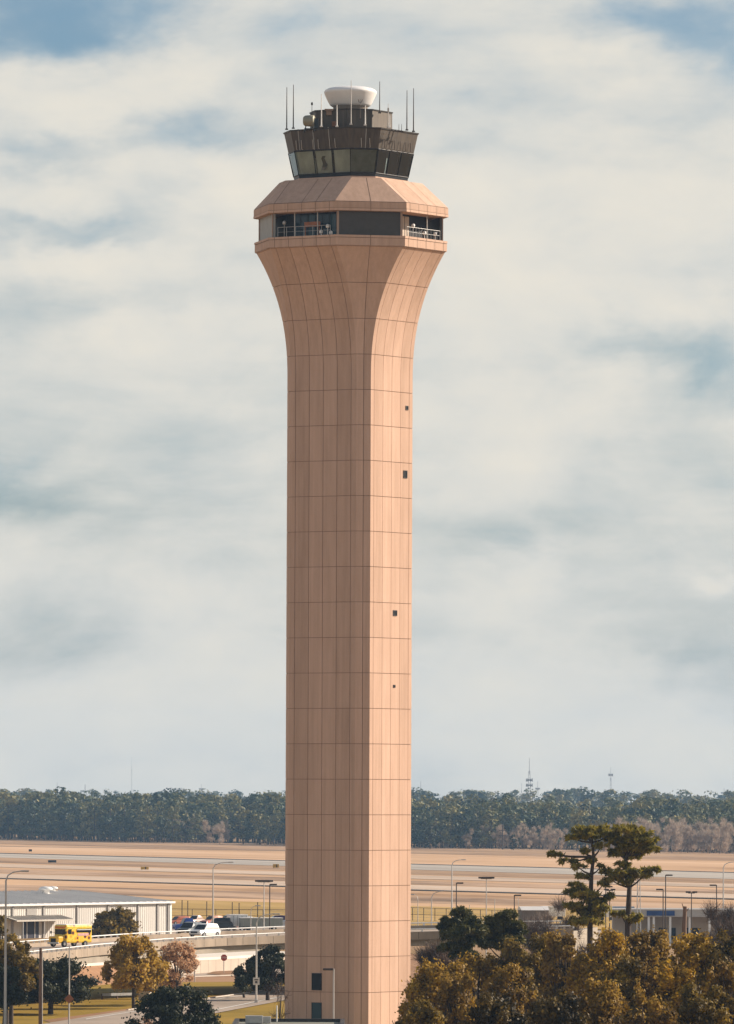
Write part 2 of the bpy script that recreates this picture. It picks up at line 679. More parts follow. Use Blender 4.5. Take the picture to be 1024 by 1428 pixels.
# cab ------------------------------------------------------------------
M_bronze, ntb, bb = nodes_of("dark_bronze_cladding")
bb.inputs["Base Color"].default_value = (0.13, 0.095, 0.07, 1)
bb.inputs["Metallic"].default_value = 0.6
bb.inputs["Roughness"].default_value = 0.55
_tc = ntb.nodes.new("ShaderNodeTexCoord")
_mp = ntb.nodes.new("ShaderNodeMapping")
_mp.inputs["Scale"].default_value = (2.2, 2.2, 0.25)
_nz = ntb.nodes.new("ShaderNodeTexNoise")
_nz.inputs["Scale"].default_value = 1.4
_nz.inputs["Detail"].default_value = 5
_cr = ntb.nodes.new("ShaderNodeValToRGB")
_cr.color_ramp.elements[0].position, _cr.color_ramp.elements[1].position = .32, .7
_cr.color_ramp.elements[0].color, _cr.color_ramp.elements[1].color = (.070, .060, .050, 1), (.125, .104, .082, 1)
ntb.links.new(_tc.outputs["Object"], _mp.inputs["Vector"])
ntb.links.new(_mp.outputs["Vector"], _nz.inputs["Vector"])
ntb.links.new(_nz.outputs["Fac"], _cr.inputs["Fac"])
ntb.links.new(_cr.outputs["Color"], bb.inputs["Base Color"])
M_sill = mat("blue_black_sill", (0.02, 0.028, 0.035), 0.4, 0.2)
M_mull = mat("dark_mullion", (0.02, 0.018, 0.016), 0.5)

Z0, ZW0, ZW1, Z1 = zt(255.5), zt(248.0), zt(215.5), zt(188.2)
ab, cb_, at2, ct2 = 84.5 * S, 34 * S, 97.5 * S, 44 * S


def cabr(z):
    t = (z - Z0) / (Z1 - Z0)
    return (z, ab + (at2 - ab) * t, cb_ + (ct2 - cb_) * t)


cab = bpy.data.objects.new("cab", None)
COL.objects.link(cab)
cab.parent = tower
mb = MB()
octa(mb, [cabr(Z0 - 0.5), cabr(ZW0)])
mb.build("cab_sill", M_sill, cab)
mb = MB()                               # sunlit flashing strip along the sill's foot
octa(mb, [(Z_RT, ab + .16, cb_ + .12), (Z_RT + .28, ab + .12, cb_ + .09)], cap_lo=False)
mb.build("cab_base", M_conc, cab)
mb = MB()
octa(mb, [cabr(ZW1), cabr(Z1)])
parapet = mb.build("parapet", M_bronze, cab)
mb = MB()
z, a, c = cabr(Z1)
octa(mb, [(z, a + .08, c + .06), (z + .14, a + .10, c + .08)])
mb.build("parapet_cap", mat("dark_cap_metal", (.05, .045, .04), .5, .4), cab)
# interior core, blinds, painted backings and panes
mb = MB()
z, a, c = cabr(ZW0)
octa(mb, [(ZW0 - .05, 1.9, 1.0), (ZW1 + .05, 2.0, 1.1)])
mb.build("cab_interior", mat("dim_interior", (0.05, 0.05, 0.045), 0.8), cab)


def glassmat():
    m, nt, b = nodes_of("cab_glass")
    N, L = nt.nodes, nt.links
    gl = N.new("ShaderNodeBsdfGlossy")
    gl.inputs["Roughness"].default_value = 0.03
    gl.inputs["Color"].default_value = (.8, .85, .85, 1)
    tr = N.new("ShaderNodeBsdfTransparent")
    tr.inputs["Color"].default_value = (.72, .78, .76, 1)
    fr = N.new("ShaderNodeFresnel")
    fr.inputs["IOR"].default_value = 1.6
    nz = N.new("ShaderNodeTexNoise")
    nz.inputs["Scale"].default_value = 0.6
    tc = N.new("ShaderNodeTexCoord")
    bp = N.new("ShaderNodeBump")
    bp.inputs["Strength"].default_value = 0.05
    L.new(tc.outputs["Object"], nz.inputs["Vector"])
    L.new(nz.outputs["Fac"], bp.inputs["Height"])
    L.new(bp.outputs["Normal"], gl.inputs["Normal"])
    ms = N.new("ShaderNodeMixShader")
    L.new(fr.outputs[0], ms.inputs[0])
    L.new(tr.outputs[0], ms.inputs[1])
    L.new(gl.outputs[0], ms.inputs[2])
    L.new(ms.outputs[0], N["Material Output"].inputs["Surface"])
    return m


M_cabglass = glassmat()
M_blind_tan = mat("tan_roller_blind", (0.74, 0.72, 0.65), 0.8, var=0.22, scale=0.9, stretch=(1, 1, .5))
M_blind_ol = mat("olive_roller_blind", (0.30, 0.30, 0.27), 0.8, var=0.3, scale=0.8)
M_teal_sky = mat("pale_teal_sky_sheet", (0.42, 0.48, 0.45), 0.8, var=0.1, scale=0.8)  # teal sheet painting the sky seen through the left pane
M_dim = mat("dim_interior_sheet", (0.018, 0.018, 0.018), 0.6)  # dark sheet painting the dim interior behind panes without blinds
zA, aA, cA = cabr(ZW0)
zB, aB, cB = cabr(ZW1)
for k in range(8):
    n = 3 if k % 2 == 0 else 1
    for i in range(n):
        w0, w1 = wid(k, aA, cA), wid(k, aB, cB)
        u0a, u1a = -w0 / 2 + w0 * i / n, -w0 / 2 + w0 * (i + 1) / n
        u0b, u1b = -w1 / 2 + w1 * i / n, -w1 / 2 + w1 * (i + 1) / n
        m = 0.07
        q = lambda o, e=0.0: [fpt(k, aA, cA, u0a + m + e, zA + m, o), fpt(k, aA, cA, u1a - m - e, zA + m, o),
                              fpt(k, aB, cB, u1b - m - e, zB - m, o), fpt(k, aB, cB, u0b + m + e, zB - m, o)]
        f = MB()                          # frame: four slim bars round the opening
        o_ = [fpt(k, aA, cA, u0a, zA, 0), fpt(k, aA, cA, u1a, zA, 0), fpt(k, aB, cB, u1b, zB, 0), fpt(k, aB, cB, u0b, zB, 0)]
        for s_ in range(4):
            f.tube([o_[s_], o_[(s_ + 1) % 4]], m * 1.0, 4)
        fo = f.build("cab_window", M_mull, cab)
        pm = MB()
        pm.face(q(0.0))
        pm.build("pane", M_cabglass, fo)
        bm_ = MB()
        mt = M_dim
        if k == 0 or k == 6:
            mt = M_blind_tan
        elif k == 1:
            mt = M_blind_ol
        elif k == 7:
            mt = M_teal_sky
        bm_.face(q(-0.25, 0.02))
        bm_.build("blind_or_backing", mt, fo)  # tan and olive are blinds; teal and dark are painted backings
# an object leaning inside the middle blind (crumpled shade)
z, a, c = cabr((ZW0 + ZW1) / 2)
mb = MB()
pts = [(-.35, -.9), (.1, -.75), (.45, -.35), (.25, -.1), (.05, .35), (.3, .8), (-.05, .95), (-.35, .35), (-.15, -.2)]
cx0 = fpt(0, a, c, 0.0, z, -0.12)
vv = [cx0 + tng(0) * x + Vector((0, 0, y)) for x, y in pts]
mb.face(vv)
mb.build("crumpled_shade", mat("crumpled_shade_cloth", (0.16, 0.14, 0.11), .8), cab)
# short rods on the parapet face
mb = None
for k, us in ((0, (-3.0, -2.35, -.95, -.3, 1.1, 1.75)), (1, (-.35, .55)), (2, (-2.6, -1.7, -.7, .4, 1.5, 2.4))):
    for u in us:
        mb = MB()
        zz = ZW1 + 0.12
        z_, a_, c_ = cabr(zz)
        z2, a2, c2 = cabr(zz + 1.0)
        mb.tube([fpt(k, a_, c_, u, zz, 0.02), fpt(k, a_, c_, u, zz, .22), fpt(k, a_, c_, u - .05, zz + .95, .27)], 0.035, 5)
        mb.build("bracket_rod", M_lamp_pole if k != 2 else M_dark_pole, cab)
# vertical conduits on the parapet
for k, u in ((0, -2.7), (0, -.9), (0, 1.0), (1, .1)):
    mb = MB()
    z2, a2, c2 = cabr(Z1)
    z_, a_, c_ = cabr(ZW1)
    mb.tube([fpt(k, a_, c_, u, ZW1 + .05, .05), fpt(k, a2, c2, u, Z1 + .2, .05)], 0.04, 5)
    mb.build("conduit", M_steel, cab)

# penthouse, dome, aerials
ZP = zt(159.2)
AP, CP = 53 * S, 35 * S
mb = MB()
octa(mb, [(Z1 + .1, AP, CP), (ZP, AP, CP)])
pent = mb.build("penthouse", M_bronze, tower)
mb = MB()
octa(mb, [(ZP, AP + .06, CP + .05), (ZP + .12, AP + .08, CP + .06)])
mb.build("penthouse_cap", MATS["dark_cap_metal"], pent)
mb = MB()
p = fpt(0, AP, CP, 0.35, Z1 + .75, .02)
M = Matrix.Translation(p) @ Matrix.Rotation(PHI[0], 4, 'Z')
mb.box((0, 0, 0), (.5, .12, .55), M, bev=.03)
mb.build("vent_box", mat("rust_vent", (.22, .10, .05), .7), pent)
dc = at(488.8, 150, D)
dc = Vector((dc.x - TX, 0.0, 0))
zd = lambda y: at(488.8, y, D).z
M_dome = mat("white_radome_paint", (0.80, 0.79, 0.77), 0.45, var=0.04, scale=1)
mb = MB()
prof = [(0.001, 121.2), (14, 121.3), (24, 122.0), (31, 123.6), (35.2, 125.8), (37.0, 128.2), (36.8, 130.0), (35.4, 133.5), (33.2, 138.5), (30.6, 143.6), (28.6, 147.0), (26.5, 148.6), (0.001, 148.8)]
prof2 = []
for (r0, y0), (r1, y1) in zip(prof[:-1], prof[1:]):
    for i in range(3):
        t = i / 3
        prof2.append(((r0 + (r1 - r0) * t) * S, zd(y0 + (y1 - y0) * t)))
prof2.append((0.001, zd(148.8)))
mb.lathe(prof2[::-1], dc, 64)
mb.build("radome", M_dome, tower)
mb = MB()
mb.lathe([(24 * S, ZP), (24 * S, zd(150.0)), (25 * S, zd(149.4)), (25 * S, zd(148.2))], dc, 48)
mb.build("radome_pedestal", mat("pedestal_grey", (.25, .21, .17), .7), tower)
# drum on legs on the left shoulder
p = at(431, 168.5, D - 4.6) - Vector((TX, TY, 0))
mb = MB()
M = Matrix.Translation(p) @ Matrix.Rotation(R(90), 4, 'Y') @ Matrix.Rotation(R(12), 4, 'X')
mb.lathe([(0.01, -.55), (.42, -.55), (.55, -.4), (.6, .1), (.6, .5), (.5, .58), (.01, .58)], (0, 0, 0), 24, M=M)
mb.build("floodlight_drum", mat("olive_grey_drum", (.26, .25, .19), .5, .2), tower)
mb = MB()
for dx in (-.3, .3):
    mb.tube([p + Vector((dx, .1, -.5)), p + Vector((dx * 1.6, .1, -1.2))], .06, 6)
mb.tube([p + Vector((-.48, .1, -.8)), p + Vector((.9, .1, -.8))], .05, 6)
mb.box(p + Vector((.75, .1, -.4)), (.4, .5, 1.3))
mb.build("drum_bracket", M_sill, tower)
mb = MB()
p = at(459, 153.5, D - 3) - Vector((TX, TY, 0))
mb.box(p, (.9, .9, .18))
mb.box(p - Vector((0, 0, .3)), (.55, .55, .5))
mb.build("roof_hatch", mat("hatch_tan", (.3, .2, .14), .7), tower)


def antenna(px, ytop, ybot, dd, r=0.05, m=None, kind=0):
    p0, p1 = at(px, ybot, D + dd), at(px, ytop, D + dd)
    o = Vector((TX, TY, 0))
    p0, p1 = p0 - o, p1 - o
    p1.x = p0.x
    mb = MB()
    h = p1.z - p0.z
    mb.tube([p0, p0 + Vector((0, 0, h * .35)), p0 + Vector((0, 0, h))], [r * 1.25, r, r * .6], 6)
    if kind == 1:
        mb.lathe([(0.01, h - .02), (.1, h - .1), (.1, h - .3), (.01, h - .4)], p0, 10)
    if kind == 2:
        for s_ in (-1, 1):
            mb.tube([p0 + Vector((0, 0, h - .35)), p0 + Vector((.15 * s_, 0, h - .32)), p0 + Vector((.2 * s_, 0, h - .05))], .035, 5)
    if kind == 3:
        mb.box(p0 + Vector((0, 0, h * .75)), (.18, .18, .35))
    mb.box(p0 + Vector((0, 0, .06)), (.3, .3, .12))
    return mb.build("antenna", m or M_dark_pole, tower)


antenna(400.0, 121.5, 181, -2.6, .055)
antenna(409.2, 118, 179.5, -3.3, .055)
antenna(435.2, 142, 160, -3.5, .03, kind=1)
antenna(448.3, 131, 177, -7.4, .06, M_white)
antenna(470.0, 146, 177, -7.6, .06, M_white)
antenna(489.7, 112, 174, -7.9, .05, M_lamp_pole)
antenna(509.5, 147, 175, -7.9, .065, M_white)
antenna(502.5, 138, 167, -6.2, .03, kind=2)
antenna(529.6, 113.5, 158, -3.4, .05)
antenna(541.5, 144.5, 178, -6.2, .04, M_lamp_pole, kind=3)
antenna(543.6, 160, 179, -6.3, .05, M_white)
antenna(567.6, 126, 182, -4.0, .055)
antenna(576.8, 123, 184, -3.3, .055)
for px, y, dd in ((556.5, 184, -5.2), (560.2, 184, -4.9)):
    antenna(px, y - 11, y, dd, .03)

# openings in the shaft
M_winfr = mat("dark_window_frame", (.03, .026, .024), .5)
M_shaftglass = mat("dim_shaft_glass", (.008, .009, .010), .35, spec=.2)
M_teal = mat("teal_door_paint", (.02, .05, .06), .45)


def wall_opening(name, px, y0, y1, w, k, m):
    # find u on face k for this photo column
    best = min((abs((lambda q: 512 + FPX * (q.x + TX) / (q.y + TY))(fpt(k, A0, C0, u, 0)) - (px - ROLL * (y0 - 714))), u)
               for u in [x * .02 for x in range(-200, 201)])[1]
    c = fpt(k, A0, C0, best, 0)
    zz0, zz1 = at(px, y1, TY + c.y).z, at(px, y0, TY + c.y).z
    M = Matrix.Translation((c.x, c.y, (zz0 + zz1) / 2)) @ Matrix.Rotation(PHI[k], 4, 'Z')
    h = zz1 - zz0
    f = MB()
    t = .07
    for sx in (-1, 1):
        f.box((sx * (w / 2 - t / 2), 0, 0), (t, .12, h), M)
    for sz in (-1, 1):
        f.box((0, 0, sz * (h / 2 - t / 2)), (w - 2 * t, .12, t), M)
    fo = f.build(name, M_winfr, tower)
    q = MB()
    q.box((0, -.0, 0), (w - 2 * t, .05, h - 2 * t), M)
    q.build("pane" if name == "window" else "leaf", m, fo)


wall_opening("window", 447.5, 1357, 1381, 1.22, 0, M_shaftglass)
wall_opening("door", 447.5, 1398, 1427, 1.22, 0, M_teal)
wall_opening("window", 552, 851, 859, .75, 2, M_shaftglass)
wall_opening("window", 551.8, 955, 959, .4, 2, M_shaftglass)
wall_opening("window", 564.8, 656, 667, .75, 2, M_shaftglass)
wall_opening("window", 566.5, 566, 572, .5, 2, M_shaftglass)

# ================================================================== GROUND
def ground_mat(name, cols, sc=(0.02, 0.02), fine=0.6, rough=0.95, pos=None, along=False):
    m, nt, b = nodes_of(name)
    N, L = nt.nodes, nt.links
    tc = N.new("ShaderNodeTexCoord")
    mp = N.new("ShaderNodeMapping")
    mp.inputs["Scale"].default_value = (sc[0], sc[1], 1)
    mp.inputs["Rotation"].default_value = (0, 0, R(35))
    n1 = N.new("ShaderNodeTexNoise")
    n1.inputs["Scale"].default_value = 1.0
    n1.inputs["Detail"].default_value = 8
    n1.inputs["Roughness"].default_value = 0.62
    if along:                                  # mowing and wear run with the runway
        vr = N.new("ShaderNodeVectorRotate")
        vr.rotation_type = 'Z_AXIS'
        vr.inputs["Angle"].default_value = R(70.7)
        L.new(tc.outputs["Object"], vr.inputs["Vector"])
        L.new(vr.outputs["Vector"], mp.inputs["Vector"])
        mp.inputs["Rotation"].default_value = (0, 0, 0)
    else:
        L.new(tc.outputs["Object"], mp.inputs["Vector"])
    L.new(mp.outputs["Vector"], n1.inputs["Vector"])
    n2 = N.new("ShaderNodeTexNoise")
    n2.inputs["Scale"].default_value = fine
    n2.inputs["Detail"].default_value = 4
    L.new(tc.outputs["Object"], n2.inputs["Vector"])
    ma = N.new("ShaderNodeMath")
    ma.operation = 'MULTIPLY_ADD'
    ma.inputs[1].default_value = 0.25
    L.new(n2.outputs["Fac"], ma.inputs[0])
    L.new(n1.outputs["Fac"], ma.inputs[2])
    cr = N.new("ShaderNodeValToRGB")
    e = cr.color_ramp.elements
    pos = pos or [0.42 + 0.4 * i / (len(cols) - 1) for i in range(len(cols))]
    e[0].position, e[0].color = pos[0], (*cols[0], 1)
    e[1].position, e[1].color = pos[-1], (*cols[-1], 1)
    for p_, c_ in list(zip(pos, cols))[1:-1]:
        k = e.new(p_)
        k.color = (*c_, 1)
    L.new(ma.outputs[0], cr.inputs["Fac"])
    L.new(cr.outputs["Color"], b.inputs["Base Color"])
    b.inputs["Roughness"].default_value = rough
    b.inputs["Specular IOR Level"].default_value = 0.1
    MATS[name] = m
    return m


MG_field = ground_mat("dry_airfield_grass", [(.30, .18, .095), (.52, .325, .18), (.61, .395, .23), (.67, .45, .28)], (.0022, .016), .05, along=True)
MG_brown = ground_mat("brown_dead_grass", [(.19, .12, .072), (.37, .235, .135), (.49, .32, .185)], (.003, .022), .08, along=True)
MG_tuft = ground_mat("patchy_brown_tufts", [(.10, .065, .04), (.30, .195, .12), (.48, .32, .205), (.54, .37, .24)], (.006, .03), .1, along=True)
MG_yel = ground_mat("yellow_dry_grass", [(.30, .19, .055), (.42, .275, .085), (.52, .34, .13)], (.006, .03), .1, along=True)
MG_lawn = ground_mat("autumn_lawn", [(.17, .115, .018), (.28, .185, .025), (.34, .21, .04)], (.06, .05), 1.5)
MG_verge = ground_mat("brown_verge", [(.20, .12, .06), (.32, .18, .10), (.40, .24, .14)], (.05, .03), 1.2)
MG_run = ground_mat("runway_concrete", [(.34, .305, .26), (.46, .41, .345), (.56, .50, .415)], (.0016, .03), .05, along=True)
MG_run2 = ground_mat("grey_runway_concrete", [(.30, .275, .24), (.40, .36, .31), (.46, .40, .34)], (.01, .003), .2)
MG_taxi = ground_mat("taxiway_concrete", [(.40, .31, .23), (.54, .41, .30), (.62, .49, .375)], (.002, .03), .05, along=True)
MG_asph = ground_mat("dark_asphalt", [(.045, .042, .04), (.06, .056, .052), (.075, .07, .062)], (.05, .02))
MG_road = ground_mat("pale_road_concrete", [(.30, .25, .20), (.38, .31, .25), (.45, .37, .30)], (.08, .05), 1.5)
MG_base = ground_mat("ground_soil_grass", [(.20, .135, .055), (.30, .19, .09), (.38, .24, .14)], (.02, .01))
MG_line = mat("white_line_paint", (.70, .68, .62), .7)


def sheet(name, pts, z, m):
    mb = MB()
    mb.face([Vector((p.x, p.y, z)) for p in pts])
    o = mb.build(name, m)
    if o.data.polygons[0].normal.z < 0:
        o.data.flip_normals()
    o["kind"] = "structure"
    return o


gb = MB()
gb.face([(-3000, -250, 0), (3000, -250, 0), (3000, 8200, 0), (-3000, 8200, 0)])
tag(gb.build("ground", MG_base), kind="structure")


def band(name, l0, l1, r0, r1, z, m, ext=900):
    """strip of ground crossing the photo: rows l0..l1 at x=0, r0..r1 at x=1024, carried on past both sides"""
    def ln(a, b):
        p, q = G(0, a), G(1024, b)
        d = (q - p).normalized()
        return p - d * ext, q + d * min(ext, 700)
    a, b = ln(l0, r0)
    c, d = ln(l1, r1)
    return sheet(name, [a, b, d, c], z, m)


band("airfield_grass", 1168, 1252, 1189, 1274, .05, MG_field, 1600)
band("brown_grass_strip", 1170.5, 1177.0, 1191.5, 1201.0, .10, MG_brown)
band("pale_grass_strip", 1179.5, 1180.6, 1196, 1197.2, .14, MG_tuft)
band("runway_shoulder", 1189.6, 1191.0, 1216.6, 1218.0, .10, MG_asph)
band("runway", 1191.0, 1196.3, 1218.0, 1226.6, .15, MG_run)
band("worn_grass_strip", 1197.0, 1203.5, 1227.0, 1232.5, .10, MG_brown)
band("taxiway", 1205.3, 1209.8, 1233.5, 1238.6, .15, MG_taxi)
band("tufted_grass", 1212.5, 1217.5, 1241.5, 1246.5, .10, MG_tuft)
band("taxiway", 1219.0, 1225.0, 1247.5, 1254.0, .15, MG_taxi)
band("taxiway_edge", 1225.0, 1226.0, 1254.0, 1255.2, .20, MG_asph)
band("tufted_grass", 1234.0, 1244.5, 1262.5, 1271.0, .10, MG_tuft)
band("yellow_grass", 1249.0, 1283.0, 1276.0, 1300.0, .12, MG_yel)
band("parking_lot", 1284.0, 1306.0, 1302.0, 1322.0, .16, MG_road, 250)
# near side, left of and behind the tower
def poly(name, pp, z, m):
    return sheet(name, [G(x, y) for x, y in pp], z, m)


poly("verge", [(-200, 1334), (600, 1330), (600, 1372), (-200, 1376)], .04, MG_verge)
poly("frontage_road", [(-120, 1350), (90, 1350), (320, 1349), (520, 1347), (520, 1357), (330, 1361), (250, 1364), (90, 1369), (-120, 1376)], .08, MG_road)
poly("traffic_island", [(288, 1359.5), (300, 1355.5), (360, 1354.5), (360, 1359), (310, 1361)], .14, MG_verge)
poly("lawn", [(-200, 1374), (60, 1371), (300, 1370), (620, 1366), (620, 1440), (-200, 1445)], .06, MG_lawn)
poly("verge_strip", [(60, 1424), (178, 1408), (302, 1390), (393, 1377), (500, 1363), (500, 1366), (393, 1380), (302, 1393), (178, 1411), (74, 1428)], .10, MG_verge)
poly("approach_road", [(50, 1431), (120, 1419.5), (178, 1410.5), (302, 1392.5), (393, 1379.5), (520, 1361), (520, 1376), (393, 1397), (303, 1414), (235, 1428), (180, 1442)], .13, MG_road)
poly("lane_line", [(250, 1420.0), (393, 1391.3), (500, 1372), (500, 1372.5), (393, 1392.0), (250, 1420.8)], .17, MG_line)
poly("lane_line", [(120, 1423.0), (178, 1413.6), (302, 1395.0), (393, 1381.8), (393, 1382.3), (302, 1395.6), (178, 1414.2), (120, 1423.7)], .17, MG_line)


def kerb(name, pp, m, h=.14, w=.22, label=None):
    mb = MB()
    q = [G(x, y) for x, y in pp]
    for a, b in zip(q[:-1], q[1:]):
        d = (b - a)
        M = Matrix.Translation((a + b) / 2) @ Matrix.Rotation(math.atan2(d.y, d.x), 4, 'Z')
        mb.box((0, 0, h / 2 + .08), (d.length, w, h), M)
    o = mb.build(name, m)
    o["kind"] = "structure"


M_kerb = mat("kerb_concrete", (.55, .49, .41), .85, var=.12, scale=.4)
kerb("kerb", [(178, 1410.2), (302, 1392.2), (393, 1379.2)], M_kerb)
kerb("kerb", [(330, 1361.2), (250, 1364.2), (90, 1369.2)], M_kerb)

# ================================================================== BRIDGE
def deck_z(px):
    return 6.0 + 0.0023 * (px - 50)


M_bconc = mat("bridge_concrete", (.27, .215, .160), .85, c2=(.42, .335, .25), scale=.5, stretch=(1, 1, .3))
M_bconc2 = mat("bridge_girder_concrete", (.33, .285, .225), .85, var=.15, scale=.3)
near_px = [(-160, 1349), (-60, 1338.5), (50, 1326), (140, 1316.5), (230, 1309), (310, 1304.2), (400, 1300.2), (500, 1297.2), (600, 1295), (740, 1292), (800, 1290.8)]
far_px = [(-160, 1330), (-60, 1321), (0, 1315), (100, 1307.2), (200, 1300.5), (300, 1295.5), (400, 1291.5), (500, 1288.5), (600, 1286.5), (740, 1284.5), (800, 1283.8)]
RAIL = 0.78
near = []
for x, y in near_px:
    p = G(x, y, deck_z(x) + RAIL)
    near.append(Vector((p.x, p.y, deck_z(x))))
far = []
for x, y in far_px:
    p = G(x, y, deck_z(x) + RAIL)
    far.append(Vector((p.x, p.y, deck_z(x))))


def resample(pl, n):
    L_ = [0]
    for a, b in zip(pl[:-1], pl[1:]):
        L_.append(L_[-1] + (b - a).length)
    out = []
    for i in range(n):
        s_ = L_[-1] * i / (n - 1)
        j = max(k for k in range(len(L_)) if L_[k] <= s_ + 1e-9)
        j = min(j, len(pl) - 2)
        out.append(pl[j].lerp(pl[j + 1], (s_ - L_[j]) / (L_[j + 1] - L_[j])))
    return out


NB = 60
near = resample(near, NB)
far = resample(far, NB)
bridge = thing("overpass_bridge", (0, 0, 0), "long concrete overpass with low parapets and white guard rails curving behind the tower", "bridge")


def ribbon(mb, A, B, mi=0):
    for i in range(len(A) - 1):
        mb.face([A[i], A[i + 1], B[i + 1], B[i]], mi)


up = lambda pl, h: [p + Vector((0, 0, h)) for p in pl]


def offs(pl, other, d):
    return [p + (q - p).normalized() * d for p, q in zip(pl, other)]


mb = MB()
ribbon(mb, offs(near, far, .3), offs(far, near, .3))
deck = mb.build("bridge_deck", MG_road, bridge)
for fr in (.25, .5, .75):
    c0 = [p.lerp(q, fr) + Vector((0, 0, .02)) for p, q in zip(near, far)]
    c1 = [p.lerp(q, fr + .008) + Vector((0, 0, .02)) for p, q in zip(near, far)]
    ln = MB()
    ribbon(ln, c0, c1)
    ln.build("lane_marking", MG_line, deck)


def barrier(pl, other, name, zb):
    o = MB()
    out, inn = pl, offs(pl, other, .32)
    ribbon(o, up(out, zb), up(out, .45))
    ribbon(o, up(out, .45), up(inn, .45))
    ribbon(o, up(inn, .45), up(inn, 0))
    o2 = offs(pl, other, -.012)             # cast joints in the parapet face
    fine = resample(o2, 64)
    for i in range(1, 63):
        p, q = fine[i], fine[i] + (fine[i + 1] - fine[i]).normalized() * .09
        o.face([p + Vector((0, 0, zb + .06)), q + Vector((0, 0, zb + .06)), q + Vector((0, 0, .4)), p + Vector((0, 0, .4))], 1)
    o.build(name, [M_bconc, mat("parapet_joint_dark", (.17, .135, .10), .9)], bridge)
    r = MB()
    mid = offs(pl, other, .16)
    r.tube(up(mid, RAIL - .03), .075, 6)
    r.build("guard_rail", M_white, bridge)
    post = MB()
    post.box((0, 0, 0), (.22, .12, .30))
    fine = resample(mid, 84)
    first = None
    for i, p in enumerate(fine):
        if first is None:
            first = post.build("rail_post", M_white, bridge)
            ob = first
        else:
            ob = first.copy()
            COL.objects.link(ob)
            ob.parent = bridge
        ob.location = p + Vector((0, 0, .45 + .15))


barrier(near, far, "parapet_wall", -.5)
barrier(far, near, "parapet_wall", -.5)
mb = MB()
g0, g1 = offs(near, far, 1.0), offs(far, near, 1.0)
s0, s1 = offs(near, far, .02), offs(far, near, .02)
ribbon(mb, up(s0, -.50), up(g0, -.49))
ribbon(mb, up(g0, -1.3), up(g0, -.49))
ribbon(mb, up(g0, -1.3), up(g1, -1.3))
ribbon(mb, up(g1, -1.3), up(g1, -.49))
ribbon(mb, up(g1, -.49), up(s1, -.50))
mb.build("girder", M_bconc2, bridge)
ab_ = MB()                               # abutment and fill that close the deck's right end
e0, e1, dv = near[-1], far[-1], (near[-1] - near[-2]).normalized()
ab_.box((0, 0, 0), (1.0, (e1 - e0).length, e0.z - .1), Matrix.Translation(((e0 + e1) / 2 + dv * .55) * 1.0 - Vector((0, 0, (e0.z) / 2))) @ Matrix.Rotation(math.atan2(dv.y, dv.x), 4, 'Z'))
ab_.build("abutment", M_bconc2, bridge)
for px in (205, 470, 601, 700):
    i = min(range(NB), key=lambda k: abs(512 + FPX * near[k].x / near[k].y - px))
    for fr in (.18, .82):
        p = near[i].lerp(far[i], fr)
        d = (near[min(i + 1, NB - 1)] - near[i - 1])
        M = Matrix.Translation((p.x, p.y, (p.z - 1.3) / 2)) @ Matrix.Rotation(math.atan2(d.y, d.x), 4, 'Z')
        mb = MB()
        mb.box((0, 0, 0), (1.1, 1.3, p.z - 1.3), M, bev=.08)
        mb.build("pier", mat("pier_concrete", (.52, .46, .38), .85, var=.12, scale=.5), bridge)
# retaining wall + paved slope behind the bridge
M_wallp = mat("pale_wall_panels", (.46, .385, .31), .85, var=.08, scale=.3)
w0, w1 = G(70, 1377), G(430, 1344)
d = (w1 - w0)
rw = thing("retaining_wall", (w0 + w1) / 2, "pale panelled concrete retaining wall under the overpass, behind the stop sign", "wall", rz=math.atan2(d.y, d.x))
L_ = d.length / 2
hh = lambda x: 2.75 - 1.1 * (x + L_) / (2 * L_)
mb = MB()
n = int(d.length / 4)
for i in range(int(n * .42), n):
    l = d.length / n
    x0, x1 = -L_ + i * l + .05, -L_ + (i + 1) * l - .05
    mb.face([(x0, -.15, 0), (x1, -.15, 0), (x1, -.15, hh(x1)), (x0, -.15, hh(x0))])
mb.build("wall_panels", M_wallp, rw)
mb = MB()
xw = -L_ + int(n * .42) * d.length / n
mb.face([(xw, -.1, 0), (L_, -.1, 0), (L_, -.1, hh(L_) - .02), (xw, -.1, hh(xw) - .02)])
mb.face([(L_, -.1, 0), (L_, 12, 0), (L_, 12, hh(L_) + .3), (L_, -.1, hh(L_) - .02)])
mb.build("wall_joint", mat("wall_joint_dark", (.12, .10, .09), .9), rw)
mb = MB()
mb.face([(-L_, -.19, hh(-L_) - .35), (-L_, -3.6, .05), (xw, -3.0, .05), (xw, -.19, hh(xw) - .25)])
mb.face([(xw, -3.0, .05), (xw, -.19, .05), (xw, -.19, hh(xw) - .25)])
mb.face([(-L_, -.19, hh(-L_) - .35), (-L_, 0, 0), (-L_, -3.6, .05)])
mb.build("earth_bank", MG_verge, rw)
mb = MB()
mb.face([(-L_, -.2, hh(-L_) - .36), (L_, -.2, hh(L_) - .36), (L_, -.2, hh(L_)), (-L_, -.2, hh(-L_))])
mb.face([(-L_, -.2, hh(-L_)), (L_, -.2, hh(L_)), (L_, 12, hh(L_) + .3), (-L_, 12, hh(-L_) + .3)])
mb.face([(-L_, 12, hh(-L_) + .3), (L_, 12, hh(L_) + .3), (L_, 18, 0), (-L_, 18, 0)])
mb.build("paved_slope", mat("slope_paving", (.70, .63, .54), .85, var=.06, scale=.3), rw)

